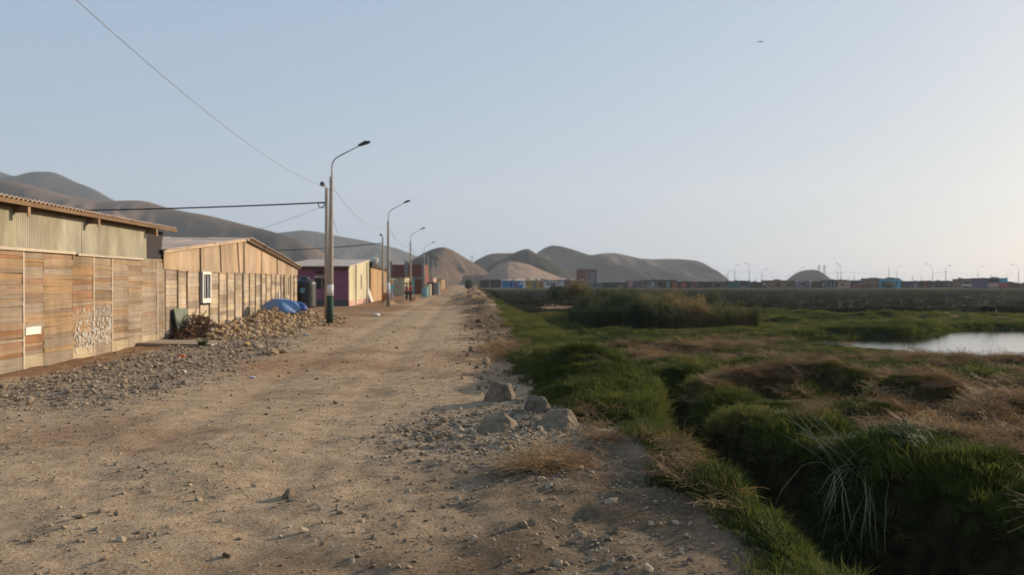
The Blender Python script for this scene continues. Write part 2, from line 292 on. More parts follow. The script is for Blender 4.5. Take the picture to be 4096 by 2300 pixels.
M['slab'] = mat('old_concrete', (.38, .30, .205), (.26, .20, .135), 3, .95, .3, bscale=30)
M['tank'] = mat('black_tank_plastic', (.028, .028, .028), None, 3, .42, spec=.4)
M['teal'] = mat('teal_sticker', (.16, .42, .42), None, 4, .6)
M['blue_tarp'] = mat('blue_tarpaulin', (.125, .225, .40), (.085, .165, .31), 2.2, .5, .25, bscale=6)
M['blue_tarp2'] = mat('deep_blue_tarpaulin', (.055, .115, .31), (.035, .075, .22), 2.2, .5, .25, bscale=6)
M['greenboard'] = mat('grey_green_board', (.185, .20, .145), (.13, .14, .10), 3, .9)
M['twig'] = mat('dry_twig', (.16, .09, .05), (.08, .045, .028), 5, .9)
M['stone'] = mat('tan_stone', (.42, .295, .165), (.26, .175, .098), 4, .95, .4, .25, bscale=14)
M['stone_grey'] = mat('grey_stone', (.33, .265, .185), (.20, .155, .105), 4, .95, .4, .2, bscale=14)
M['boulder'] = mat('boulder_stone', (.235, .180, .122), (.125, .095, .066), 3, .95, .6, .12, bscale=14)
M['brick'] = mat('red_brickwork', (.20, .075, .055), (.15, .055, .042), 1.5, .95, .1)
M['grey_con'] = mat('grey_concrete', (.25, .245, .24), (.19, .185, .18), 1.5, .95)
M['tan_ply'] = mat('tan_plywood', (.42, .28, .145), (.32, .20, .10), .8, .9, .1, .12, (1, 2, .4))
M['water'] = water_mat()
M['foam'] = mat('ditch_scum', (.42, .44, .45), (.16, .17, .165), 9, .8, .4, bscale=25)
def flat(name, c, rough=.9, spec=.2): return mat(name, c, tuple(v * .8 for v in c), 1.4, rough, 0, 0, spec=spec)
# ------------------------------------------------------------------ mesh helpers
class MB:
    def __init__(s): s.v = []; s.f = []
    def box(s, x0, x1, y0, y1, z0, z1):
        n = len(s.v); s.v += [(x0, y0, z0), (x1, y0, z0), (x1, y1, z0), (x0, y1, z0), (x0, y0, z1), (x1, y0, z1), (x1, y1, z1), (x0, y1, z1)]
        s.f += [tuple(n + i for i in q) for q in ((3, 2, 1, 0), (4, 5, 6, 7), (0, 1, 5, 4), (1, 2, 6, 5), (2, 3, 7, 6), (3, 0, 4, 7))]; return s
    def prism(s, poly, axis, a0, a1):
        """poly: 2-D points, extruded along axis ('x' -> (y,z) poly, 'y' -> (x,z) poly)"""
        n = len(s.v); k = len(poly)
        for a in (a0, a1):
            for p, q in poly: s.v.append((a, p, q) if axis == 'x' else (p, a, q) if axis == 'y' else (p, q, a))
        s.f.append(tuple(range(n, n + k))); s.f.append(tuple(range(n + 2 * k - 1, n + k - 1, -1)))
        for i in range(k): j = (i + 1) % k; s.f.append((n + j, n + i, n + k + i, n + k + j))
        return s
    def tube(s, pts, rad, sides=8, cap=True):
        pts = [Vector(p) for p in pts]; n0 = len(s.v); k = len(pts)
        if not hasattr(rad, '__len__'): rad = [rad] * k
        for i, p in enumerate(pts):
            d = (pts[min(i + 1, k - 1)] - pts[max(i - 1, 0)]).normalized()
            a = d.orthogonal().normalized() if abs(d.z) < .99 else Vector((1, 0, 0)); a = (a - d * a.dot(d)).normalized()
            if i and (a.dot(pa) < .3): a = (pa - d * pa.dot(d)).normalized()
            pa = a; b = d.cross(a)
            for j in range(sides):
                t = 2 * math.pi * j / sides; s.v.append(tuple(p + (a * math.cos(t) + b * math.sin(t)) * rad[i]))
        for i in range(k - 1):
            for j in range(sides):
                q = (j + 1) % sides; s.f.append((n0 + i * sides + j, n0 + i * sides + q, n0 + (i + 1) * sides + q, n0 + (i + 1) * sides + j))
        if cap: s.f.append(tuple(range(n0 + sides - 1, n0 - 1, -1))); s.f.append(tuple(range(n0 + (k - 1) * sides, n0 + k * sides)))
        return s
    def lathe(s, prof, sides=20, cx=0, cy=0):
        n0 = len(s.v); k = len(prof)
        for r, z in prof:
            for j in range(sides): t = 2 * math.pi * j / sides; s.v.append((cx + r * math.cos(t), cy + r * math.sin(t), z))
        for i in range(k - 1):
            for j in range(sides): q = (j + 1) % sides; s.f.append((n0 + i * sides + j, n0 + i * sides + q, n0 + (i + 1) * sides + q, n0 + (i + 1) * sides + j))
        s.f.append(tuple(range(n0 + sides - 1, n0 - 1, -1))); s.f.append(tuple(range(n0 + (k - 1) * sides, n0 + k * sides))); return s
    def mesh(s, name, m, smooth=False):
        me = bpy.data.meshes.new(name); me.from_pydata(s.v, [], s.f); me.update()
        if m: me.materials.append(m)
        if smooth: me.polygons.foreach_set('use_smooth', [True] * len(me.polygons))
        return me
    def build(s, name, m, parent=None, smooth=False, loc=None): return link(name, s.mesh(name, m, smooth), parent, loc)
def link(name, me, parent=None, loc=None, rot=None, scale=None):
    o = bpy.data.objects.new(name, me); COL.objects.link(o)
    if parent: o.parent = parent
    if loc is not None: o.location = loc
    if rot is not None: o.rotation_euler = rot
    if scale is not None: o.scale = scale
    return o
def tag(o, label=None, cat=None, group=None, kind=None):
    if label: o['label'] = label
    if cat: o['category'] = cat
    if group: o['group'] = group
    if kind: o['kind'] = kind
    return o
def thing(name, label, cat, loc=(0, 0, 0), rz=0.0, group=None):
    return tag(link(name, None, None, loc, (0, 0, rz)), label, cat, group)
def copy_tree(o, parent=None):
    c = o.copy(); COL.objects.link(c)
    if parent: c.parent = parent
    for ch in list(o.children): copy_tree(ch, c)
    return c
def np_mesh(name, V, faces, m=None, smooth=True):
    me = bpy.data.meshes.new(name); V = np.asarray(V, np.float32); faces = np.asarray(faces, np.int32)
    me.vertices.add(len(V)); me.vertices.foreach_set('co', V.ravel())
    k = faces.shape[1]; me.loops.add(faces.size); me.loops.foreach_set('vertex_index', faces.ravel())
    me.polygons.add(len(faces)); me.polygons.foreach_set('loop_start', np.arange(0, faces.size, k, dtype=np.int32)); me.polygons.foreach_set('loop_total', np.full(len(faces), k, np.int32))
    me.polygons.foreach_set('use_smooth', np.full(len(faces), smooth)); me.update(calc_edges=True); me.validate()
    if m: me.materials.append(m)
    return me
UNIT = {}
def unit_box(key):
    if key not in UNIT: UNIT[key] = MB().box(-.5, .5, -.5, .5, -.5, .5).mesh('board', M[key])
    return UNIT[key]
def gz(x, y): return float(height(np.array([x]), np.array([y]))[0])
# ------------------------------------------------------------------ ground and road
def axis(lo, f0, f1, hi, step, ratio):
    a = list(np.arange(f0, f1, step)); s = step
    while a[-1] < hi: s *= ratio; a.append(a[-1] + s)
    b = []; s = step; v = f0
    while v > lo: s *= ratio; v -= s; b.append(v)
    return np.array(b[::-1] + a)
gx = axis(-4200, -10.5, 8.0, 4200, .075, 1.045); gy = axis(-120, 3.2, 12.0, 5200, .065, 1.022)
X, Y = np.meshgrid(gx, gy); Z = height(X, Y); G = masks(X, Y)
nx, ny = len(gx), len(gy)
idx = np.arange(nx * ny).reshape(ny, nx)
quads = np.stack([idx[:-1, :-1], idx[:-1, 1:], idx[1:, 1:], idx[1:, :-1]], -1).reshape(-1, 4)
V = np.stack([X, Y, Z], -1).reshape(-1, 3)
cov = np.stack([G[0], np.clip(np.maximum(G[1] * G[0], G[2]) * (1 - sstep(26, 45, Y)) * (1 - G[6]), 0, 1), G[3] * (1 - G[0]), np.ones_like(X)], -1).reshape(-1, 4)
cov2 = np.stack([G[4], sstep(14, 42, Y), G[5], np.ones_like(X)], -1).reshape(-1, 4)
xr_ = X + SL * Y
isroad = (xr_ > -4.3 + .5 * fbm(X, Y, 1.5, 2, 77)) & (G[0] < .5) & (Y > -40) & (Y < 260) & (xr_ < 6)
fr = isroad.reshape(-1)[quads].sum(1) >= 2
for nm, sel in (('ground', ~fr), ('dirt_road', fr)):
    q = quads[sel]; used, inv = np.unique(q, return_inverse=True)
    me = np_mesh(nm, V[used], inv.reshape(-1, 4), M['earth'])
    for an, cv in (('cover', cov), ('cover2', cov2)):
        a = me.color_attributes.new(an, 'FLOAT_COLOR', 'POINT'); a.data.foreach_set('color', cv[used].astype(np.float32).ravel())
    tag(link(nm, me), kind='structure')
# ------------------------------------------------------------------ pond and ditch water
pb = MB(); n = len(POND)
cxp = sum(p[0] for p in POND) / n; cyp = sum(p[1] for p in POND) / n
pb.v = [(cxp + (px - cxp) * 1.05, cyp + (py - cyp) * 1.05, WZ) for px, py in POND]; pb.f = [tuple(range(n))]
tag(pb.build('pond_water', M['water']), kind='structure')
dv = MB()
ysd = np.arange(3.0, 9.6, .5)
for y in ysd:
    zw = -1.0 + .35 * float(sstep(9, 18, y)); dv.v += [(float(ditch_l(y)) + .2 - SL * y, y, zw), (float(ditch_r(y)) - SL * y, y, zw)]
dv.f = [(2 * i, 2 * i + 1, 2 * i + 3, 2 * i + 2) for i in range(len(ysd) - 1)]
tag(dv.build('ditch_water', M['water']), kind='structure')
fm = MB()
for k in range(120):
    y = random.uniform(6.8, 8.6); c = float(ditch_l(y)) - SL * y + .58 + random.gauss(.0, .10); r = random.uniform(.02, .06)
    fm.lathe([(r, -.998), (r * .8, -.985), (r * .3, -.975)], 7, c, y)
tag(fm.build('ditch_foam', M['foam']), kind='stuff', label='whitish scum floating in the dark ditch')
# ------------------------------------------------------------------ hills
def hill(name, prof, D, front, back, m, rock_shade_fn=None, seed=0, gully=.34, nu=220, nv=60, y_off=0):
    px = np.array([p[0] for p in prof], float); py = np.array([p[1] for p in prof], float)
    u = np.linspace(px[0], px[-1], nu)
    # smooth interpolation of the ridge
    top = np.interp(u, px, py); k = np.ones(5) / 5; top = np.convolve(np.pad(top, 2, 'edge'), k, 'valid')
    zt = EYE + (HY - top) / F * D + 2
    v = np.concatenate([np.linspace(-1, 0, nv), np.linspace(0, 1, nv // 2)[1:]])
    U, Vv = np.meshgrid(u, v); ZT = np.tile(zt, (len(v), 1))
    wd_ = np.clip(ZT / zt.max(), .02, 1) ** .8
    yy = D + np.where(Vv < 0, Vv * front, Vv * back) * wd_
    xx = (U - CX) / F * D
    fall = np.where(Vv < 0, 1 - np.abs(Vv) ** 1.15, 1 - Vv ** 1.5); fall = np.clip(fall, 0, 1)
    sc_ = max(D * .06, 20)
    rid = np.abs(fbm(xx + .25 * yy, yy * .28, sc_ * 1.1, 4, seed, .55)) * 4; rid = np.clip(rid, 0, 1)
    away = sstep(.03, .3, np.abs(Vv))
    zz = ZT * fall * (1 - np.clip(gully * away * (1 - rid) * 1.3, 0, .75)) + ZT.max() * (.05 * fbm(xx, yy, sc_ * .5, 3, seed + 3) - .10 * np.abs(fbm(xx + yy * .2, yy * .45, sc_ * .33, 3, seed + 5))) * (away + .04) * np.minimum(fall * 1.5, 1)
    zz = np.where(fall <= 0.001, -3, zz - 2)
    V3 = np.stack([xx, yy, zz], -1).reshape(-1, 3)
    idm = np.arange(U.size).reshape(U.shape); q = np.stack([idm[:-1, :-1], idm[:-1, 1:], idm[1:, 1:], idm[1:, :-1]], -1).reshape(-1, 4)
    me = np_mesh(name, V3, q, m)
    rk = rock_shade_fn(U, Vv, zz / max(zt.max(), 1), xx, yy) if rock_shade_fn else np.full(U.shape, .5)
    a = me.attributes.new('rocky', 'FLOAT', 'POINT'); a.data.foreach_set('value', np.clip(rk, -.5, 1.5).astype(np.float32).ravel())  # rock share; a few hills carry painted shade here too
    return tag(link(name, me), kind='structure')
S = 4096 / 2576.
def P2(l): return [(a * S, b * S) for a, b in l]
m_dry = hill_mat('dry_hillside', (.145, .102, .075), (.040, .037, .033), .012)
m_dark = hill_mat('dark_hillside', (.215, .150, .108), (.042, .038, .033), .010)
m_far = hill_mat('far_hillside', (.140, .112, .094), (.040, .038, .036), .006)
m_sand = hill_mat('sandy_slope', (.25, .180, .134), (.042, .038, .033), .02)
hill('hill_far', P2([(-900, 520), (-500, 430), (-150, 420), (-40, 420), (0, 431), (40, 446), (60, 438), (86, 430), (104, 433), (128, 430), (155, 441), (180, 454), (230, 472), (262, 492), (300, 510), (420, 560), (600, 640), (700, 720)]), 1500, 500, 500, m_far,
     lambda U, v, z, x, y: .35 + 2.2 * fbm(x, y, 120, 3, 3), 3, .45)
hill('hill_side', P2([(-1000, 560), (-600, 480), (-200, 470), (0, 456), (60, 461), (140, 484), (200, 499), (280, 506), (330, 503), (372, 506), (420, 523), (470, 533), (520, 541), (600, 561), (680, 581), (730, 596), (770, 612), (810, 634), (850, 662), (900, 690), (960, 718)]), 800, 330, 300, m_dark,
     lambda U, v, z, x, y: .45 + 3.0 * fbm(x, y * .5, 110, 3, 5) + .55 * sstep(-.06, -.3, v) - .55 * sstep(700 * S, 850 * S, U), 5, .6)  # front slopes darkened under a paler crest: slope shade painted as rock colour
hill('hill_mid', P2([(560, 640), (640, 610), (705, 585), (735, 582), (760, 579), (800, 583), (850, 594), (900, 602), (950, 613), (1000, 625), (1050, 645), (1120, 690), (1160, 716)]), 1700, 500, 400, m_far,
     lambda U, v, z, x, y: .7 + 1.4 * fbm(x, y, 150, 3, 7), 7)
hill('cone_hill', P2([(925, 718), (980, 690), (1010, 673), (1035, 656), (1060, 640), (1082, 629), (1105, 622), (1120, 622), (1140, 630), (1165, 645), (1190, 660), (1215, 676), (1250, 700), (1290, 718)]), 620, 190, 190, m_dry,
     lambda U, v, z, x, y: .95 - .95 * sstep(1085 * S, 1150 * S, U) + 1.0 * fbm(x, y, 60, 3, 9), 9, .3)  # left flank dark, right flank pale: shade and sun painted into the colour
hill('saddle_hill', P2([(1150, 718), (1190, 660), (1205, 651), (1225, 641), (1245, 637), (1290, 637), (1320, 640), (1400, 690), (1450, 718)]), 900, 220, 200, m_far, lambda U, v, z, x, y: .75 + .8 * fbm(x, y, 80, 3, 10), 10)
hill('peak_hill', P2([(1130, 716), (1180, 700), (1215, 678), (1250, 658), (1275, 645), (1300, 633), (1318, 627), (1330, 626), (1342, 634), (1362, 644), (1385, 655), (1410, 672), (1440, 690), (1480, 708), (1520, 718)]), 700, 200, 160, m_sand,
     lambda U, v, z, x, y: 1.05 + .8 * fbm(x, y, 50, 3, 11), 11, .6)
hill('sand_dune', P2([(1175, 719), (1210, 703), (1235, 680), (1255, 664), (1280, 657), (1305, 659), (1330, 665), (1360, 678), (1400, 694), (1440, 706), (1500, 719)]), 560, 130, 120, m_sand,
     lambda U, v, z, x, y: -.15 + .5 * fbm(x, y, 40, 3, 12), 12, .05)
hill('long_hill', P2([(1300, 716), (1330, 660), (1350, 637), (1370, 623), (1390, 617), (1410, 619), (1440, 627), (1465, 636), (1487, 642), (1510, 638), (1545, 636), (1575, 642), (1610, 650), (1640, 652), (1680, 651), (1715, 652), (1750, 655), (1768, 661), (1780, 670), (1790, 684), (1802, 697), (1812, 712), (1820, 718)]), 1050, 260, 240, m_far,
     lambda U, v, z, x, y: .62 + 3.4 * fbm(x + .55 * (z * 120), y * .35, 60, 3, 13), 13, .62)  # diagonal dark streaks paint in the gully shade
hill('rocky_dome', P2([(1960, 716), (1985, 703), (1997, 693), (2008, 685), (2022, 680), (2045, 678), (2058, 680), (2068, 686), (2078, 697), (2088, 710), (2100, 717)]), 900, 60, 60, m_far, lambda U, v, z, x, y: .9 + .4 * fbm(x, y, 40, 3, 14), 14, .1, 80, 24)
# ------------------------------------------------------------------ plank shed with the corrugated upper wall
PALE = ['board_grey', 'board_grey', 'board_tan', 'board_grey', 'board_grey', 'board_drab']
WARM = ['board_rust', 'board_drab', 'board_grey', 'board_tan', 'board_drab', 'board_tan', 'board_rust', 'board_grey', 'board_orange', 'board_grey']
shed = thing('plank_shed', 'long shed of rust stained planks with corrugated upper wall and overhanging roof', 'shed', (-8.3, 0, 0), RA)
edges_px = [93, 174, 290, 374, 448, 512, 567, 629, 654]
cols = [9.6, 10.7, 11.7, 12.6, 13.5] + [wall_d(p) for p in edges_px]
ZT = 2.29
for ci in range(len(cols) - 1):
    a, b = cols[ci], cols[ci + 1]; z = .26; warm = ci <= 7
    link('board', unit_box('board_pale' if ci % 2 else 'board_grey'), shed, (0, (a + b) / 2, .115), (0, 0, 0), (.03, b - a - .012, .29))
    while z < ZT - .03:
        h = min(random.choice([.06, .075, .09, .10, .12, .15, .19] if warm else [.05, .06, .075, .09, .10, .13]), ZT - z)
        key = random.choice(WARM if warm else PALE)
        if ci == 6 and random.random() < .3: key = 'board_tan'
        link('board', unit_box(key), shed, (random.uniform(-.008, .012), (a + b) / 2, z + h / 2), (random.gauss(0, .006), random.gauss(0, .05), 0), (.022 + random.uniform(0, .008), b - a - .006, h - .003))
        z += h
for k, d in enumerate(cols):
    if k in (5, 8, 9, 12, 13):
        MB().box(.012, .027, -.026, .026, -.02, ZT - .02).build('batten', M['lath'], shed, loc=(0, d, 0))
MB().box(-7, -.05, cols[0], cols[-1], -.1, 2.28).build('dark_backing', M['dark'], shed)  # near-black box behind the boards, paints the shade seen through the gaps
def corrugated(w, h, pitch=.076, amp=.011):
    b = MB(); k = int(w / pitch * 6)
    for i in range(k + 1):
        y = w * i / k; x = amp * math.sin(2 * math.pi * y / pitch); b.v += [(x, y, 0), (x, y, h)]
    b.f = [(2 * i, 2 * i + 2, 2 * i + 3, 2 * i + 1) for i in range(k)]; return b
d = 9.7
while d < 20.75:
    w = min(.86, 20.75 - d + .02); o = corrugated(w, .82 + random.uniform(-.015, .015)).build('corrugated_sheet', M['sheet'], shed, True)
    o.location = (.06 + random.uniform(0, .02), d, 2.245 + random.uniform(-.02, .02)); d += .84
for (a, b, c) in ((10, 13.2, 0), (13.5, 17, .01), (17.1, 20.6, -.01)):
    MB().box(.035, .075, a, b, 2.235 + c, 2.285 + c).build('ledger_strip', M['lath'], shed)
MB().prism([(20.76, 2.3), (21.86, 2.3), (22.04, 3.04), (20.76, 3.04)], 'x', .0, .03).build('end_panel', M['panel_dark'], shed)  # dark panel filling the gap under the roof end
MB().box(-7, -.1, 9.7, 20.72, 2.29, 3.06).build('upper_wall_core', M['dark'], shed)
# roof: overhang to the road, falling gently away from it
rf = MB(); ang = -.045; k = int((22.0 - 9.4) / .076 * 6)
for i in range(k + 1):
    y = 9.4 + (22.0 - 9.4) * i / k; zz = 3.17 - .03 * (y - 9.4) / 12.6 + .018 * math.sin(2 * math.pi * y / .15)
    rf.v += [(.40, y, zz), (-7.2, y, zz + 7.6 * ang), (-7.2, y, zz + 7.6 * ang - .012), (.40, y, zz - .012)]
for i in range(k):
    a = 4 * i; b = a + 4
    rf.f += [(a, b, b + 1, a + 1), (a + 3, a + 2, b + 2, b + 3), (a, a + 3, b + 3, b)]
rf.build('roof', M['roof_old'], shed)
MB().prism([(.30, 3.045), (.36, 3.045), (.36, 3.14), (.30, 3.14)], 'y', 9.4, 22.15).build('roof_beam', M['beam'], shed)
MB().prism([(.12, 3.0), (.17, 3.0), (.17, 3.13), (.12, 3.13)], 'y', 9.4, 20.8).build('roof_purlin', M['batten'], shed)
for px in (-260, 112, 393, 625):
    dd = wall_d(px, -8.0)
    MB().box(-1.2, .31, dd - .045, dd + .045, 2.93, 3.043).build('rafter', M['beam'], shed)
    MB().box(.31, .335, dd - .04, dd + .04, 2.86, 3.044).build('rafter_tail', M['board_tan'], shed)
# white sign and scrawled paint
d0, d1 = wall_d(93) + .03, wall_d(158)
MB().box(.03, .045, d0, d1, .655, .80).build('name_plate', M['white'], shed)
gr = MB(); random.seed(31); ga, gb = wall_d(296), wall_d(440)
def stroke(y, z, dy, dz, w):
    p = Vector((0, y, z)); q = Vector((0, y + dy, z + dz)); n_ = Vector((0, -(q - p).z, (q - p).y)).normalized() * w / 2
    i = len(gr.v); x = .0215 + .00002 * i
    gr.v += [(x, *(p + n_)[1:]), (x, *(p - n_)[1:]), (x, *(q - n_)[1:]), (x, *(q + n_)[1:])]; gr.f.append((i, i + 1, i + 2, i + 3))
for row, zc in enumerate((1.02, .80, .58, .38)):
    y = ga + .1
    while y < gb:
        for s_ in range(random.randint(2, 4)):
            stroke(y + random.uniform(-.02, .10), zc + random.uniform(-.05, .05), random.uniform(-.05, .08), random.uniform(-.11, .11), random.uniform(.012, .03))
        y += random.uniform(.11, .17)
for k in range(110):
    stroke(random.uniform(ga, gb), random.uniform(.22, .80), random.uniform(-.08, .08), random.uniform(-.16, .12), random.uniform(.008, .035))
gr.build('chalk_scrawl', flat('chalk_paint', (.56, .54, .48)), shed)
random.seed(8)
# ------------------------------------------------------------------ gabled batten house
hs2 = thing('batten_house', 'gabled wooden house with dark vertical battens and narrow white window', 'house', (-8.3, 0, 0), RA)
A, B2, RID = wall_d(652), 39.75, 30.5
def gable_z(y): return 2.52 + (3.32 - 2.52) * (y - A) / (RID - A) if y < RID else 3.32 + (2.42 - 3.32) * (y - RID) / (B2 - RID)
bpx = [658, 710, 747, 797, 836, 874, 907, 938, 969, 996, 1021, 1044, 1063, 1083, 1102, 1121]
bd = [A] + [wall_d(p) for p in bpx] + [36.2, 37.8, 38.8, B2]
W1 = (wall_d(801), wall_d(838)); W2 = (36.75, 37.65)
for ci in range(len(bd) - 1):
    a, b = bd[ci], bd[ci + 1]; z = -.05
    if b - a < .05: continue
    while z < 2.03:
        h = min(random.choice([.12, .15, .17, .2, .22]), 2.04 - z)
        segs = [(a, b)]
        if ci == 4 and z + h > .98: segs = [(W1[1], b)] if W1[1] < b - .03 else []
        for (p, q) in segs:
            link('board', unit_box(random.choice(['board_pink', 'board_pink', 'board_pink', 'board_pale', 'board_grey'])), hs2, (random.uniform(-.005, .005), (p + q) / 2, z + h / 2), (random.uniform(-.003, .003), 0, 0), (.025, q - p - .01, h - .007))
        z += h
for k, p in enumerate(bpx):
    dd = wall_d(p); tilt = random.uniform(-.012, .012)
    o = MB().box(.012, .042, -.024, .024, -.05, 2.03).build('batten', M['batten'], hs2, loc=(0, dd, 0)); o.rotation_euler = (tilt, 0, 0)
for dd in (36.2, 38.2, 39.0): MB().box(.012, .05, -.03, .03, -.05, 2.03).build('batten', M['batten'], hs2, loc=(0, dd, 0))
MB().box(.02, .06, 35.75, 35.9, .1, 1.3).build('white_post', M['white'], hs2)
def window(parent, y0, y1, z0, z1, bars, fr=.05, x=.05, fm='white', gm='glass'):
    w = MB()
    w.box(x - .04, x + .03, y0, y1, z1 - fr, z1).box(x - .04, x + .03, y0, y1, z0, z0 + fr * 1.6).box(x - .04, x + .03, y0, y0 + fr, z0 + fr * 1.6, z1 - fr).box(x - .04, x + .03, y1 - fr, y1, z0 + fr * 1.6, z1 - fr)
    wf = w.build('window', M[fm], parent)
    MB().box(x - .03, x - .015, y0 + fr, y1 - fr, z0 + fr * 1.6, z1 - fr).build('pane', M[gm], wf)
    for i in range(bars):
        yb = y0 + (y1 - y0) * (i + 1) / (bars + 1); MB().box(x - .012, x + .012, yb - .02, yb + .02, z0 + fr * 1.6, z1 - fr).build('bar', M[fm], wf)
    return wf
window(hs2, W1[0] + .05, W1[1] - .02, 1.0, 2.0, 2, .09)
window(hs2, W2[0], W2[1], .95, 1.98, 1, .07, .06, 'board_pale', 'board_pale')
# gable sheets, each its own slightly leaning panel
y = A - .02; random.seed(5)
while y < B2 - .05:
    w = random.choice([1.0, 1.1, 1.2, .9]); e = min(y + w, B2 + .03)
    if B2 - e < .4: e = B2 + .03
    lb, lt = y + .0, y + random.uniform(-.1, .02); rb, rt = e, e + random.uniform(-.06, .02)
    lt = max(lt, A - .1)
    poly = [(lb, 2.0 + random.uniform(-.02, .02)), (rb, 2.0 + random.uniform(-.02, .02)), (rt, gable_z(min(max(rt, A), B2)) - .01)]
    if lt < RID < rt: poly.append((RID, 3.31))
    poly.append((lt, gable_z(max(lt, A)) - .01))
    xo = .025 + random.uniform(0, .012)
    MB().prism(poly, 'x', xo, xo + .012).build('gable_sheet', M['sheet_pink'], hs2); y = e
for yy, tl in ((29.4, .22), (27.2, .12), (35.4, .03), (25.1, .06)):
    o = MB().box(.05, .075, -.025, .025, 0, gable_z(yy) - 2.03).build('gable_batten', M['batten'], hs2, loc=(0, yy, 2.01)); o.rotation_euler = (tl, 0, 0)
inn = MB(); inn.prism([(A + .02, -.1), (B2 - .02, -.1), (B2 - .02, 2.38), (RID, 3.26), (A + .02, 2.46)], 'x', -9, -.02); inn.build('dark_backing', M['dark'], hs2)  # near-black filling, shade between the boards put in as colour
MB().box(-9, .0, B2, B2 + .03, -.1, 2.4).build('end_wall', M['board_grey'], hs2)
random.seed(12)
for side, (y0, y1) in enumerate(((A - .25, RID + .05), (RID - .05, B2 + .25))):
    for r in range(6):
        xa = .22 - r * 1.5; xb = xa - 1.56
        for c in range(4):
            ya = y0 + (y1 - y0) * c / 4 - .04; yb = y0 + (y1 - y0) * (c + 1) / 4 + .04
            za = gable_z(min(max(ya, A), B2)); zb = gable_z(min(max(yb, A), B2))
            if ya < A: za -= .02
            if yb > B2: zb -= .03
            j = random.uniform(.0, .03) + .006 * ((r + c) % 2)
            b = MB(); t = .018
            b.v = [(xa, ya, za + .02 + j), (xb, ya, za + .02 + j), (xb, yb, zb + .02 + j + random.uniform(-.01, .02)), (xa, yb, zb + .02 + j)]
            b.v += [(p, q, s + t) for p, q, s in b.v]
            b.f = [(0, 1, 2, 3), (7, 6, 5, 4), (1, 0, 4, 5), (2, 1, 5, 6), (3, 2, 6, 7), (0, 3, 7, 4)]
            b.build('roof_sheet', M['roof_old'], hs2)
    MB().prism([(y0, gable_z(max(y0, A)) - .07 - .06 * side), (y1, gable_z(min(y1, B2)) - .07 - .06 * side), (y1, gable_z(min(y1, B2)) + .015), (y0, gable_z(max(y0, A)) + .015)], 'x', .10, .15).build('verge_board', M['batten'] if side else M['board_pink'], hs2)
o = MB().box(-.5, .5, -.7, .7, 0, .02).build('loose_roof_sheet', M['roof_old'], hs2, loc=(-3.4, 29.2, 3.36)); o.rotation_euler = (.22, .1, .3)
# ------------------------------------------------------------------ things in front of the batten house
def rpos(xr, y, dz=0.0): x = xr - SL * y; return (x, y, gz(x, y) + dz)
sl = MB().prism([(-8.27, 0), (-6.55, 0), (-6.35, .01), (-6.4, .09), (-8.27, .12)], 'y', 0, 1.25).build('concrete_slab', M['slab'])
sl.location = (-SL * 20.2, 20.2, 0); sl.rotation_euler = (0, 0, RA * 0); tag(sl, 'low worn concrete slab in front of the batten house wall', 'slab')
gb_ = MB().box(-.02, .02, 0, 1.05, 0, .8).build('loose_board', M['greenboard']); gb_.location = (-8.05 - SL * 22.6, 22.6, .12); gb_.rotation_euler = (0, -.2, RA)
tag(gb_, 'grey green board leaning on the batten house wall behind dry brush', 'board')
random.seed(3); tw = MB()
bx, by = -7.75 - SL * 23.2, 23.2
for k in range(420):
    a = random.uniform(0, 6.28); r = random.random() ** .6; px_ = bx + .5 * r * math.cos(a); py_ = by + 1.15 * r * math.sin(a); hz = .10 + .62 * (1 - r * r) * random.random()
    v = Vector((random.gauss(0, 1), random.gauss(0, 1), random.gauss(.2, .5))).normalized() * random.uniform(.08, .3)
    p = Vector((px_, py_, hz)); tw.tube([p - v, p + Vector((0, 0, random.uniform(-.04, .06))), p + v], random.uniform(.006, .018), 4, False)
tag(tw.build('brush_pile', M['twig']), 'dark brown heap of dry brush against the batten house', 'brush pile')
# rocks
def rock_mesh(name, seed, m, sub=2, cuts=7, flat_=.75, smooth=False):
    r = random.Random(seed); bm = bmesh.new(); bmesh.ops.create_icosphere(bm, subdivisions=sub, radius=1)
    pl = []
    for k in range(cuts):
        n_ = Vector((r.gauss(0, 1), r.gauss(0, 1), r.gauss(0, .8))).normalized(); pl.append((n_, r.uniform(.45, .8)))
    for v in bm.verts:
        for n_, dd in pl:
            t = v.co.dot(n_) - dd
            if t > 0: v.co -= n_ * t
        v.co *= 1 + r.uniform(-.04, .04)
        v.co.z *= flat_
    me = bpy.data.meshes.new(name); bm.to_mesh(me); bm.free(); me.materials.append(m)
    if smooth: me.polygons.foreach_set('use_smooth', [True] * len(me.polygons))
    return me
stones = [rock_mesh('rubble_stone', 100 + i, M['stone'], 1, 7) for i in range(8)]
stones_g = [rock_mesh('loose_stone', 200 + i, M['stone_grey'], 1, 7, .6) for i in range(6)]
random.seed(21)
for k in range(250):                                     # the rubble heap
    for _ in range(20):
        yy = random.uniform(22.3, 36.5); xr = random.gauss(-7.1, .62)
        if -8.05 < xr < -5.2 and (yy > 24.2 or xr > -7.3): break
    s = random.uniform(.06, .165) * (1.15 if random.random() < .15 else .9)
    p = rpos(xr, yy, s * .3 + random.uniform(0, .08) * (xr < -6.6))
    tag(link('rubble_stone', random.choice(stones), None, p, (random.uniform(-.6, .6), random.uniform(-.6, .6), random.uniform(0, 6.3)), (s * random.uniform(.8, 1.5), s, s * random.uniform(.7, 1.1))),
        'tan stone block in the rubble heap along the batten house', 'stone', 'stones of the rubble heap')
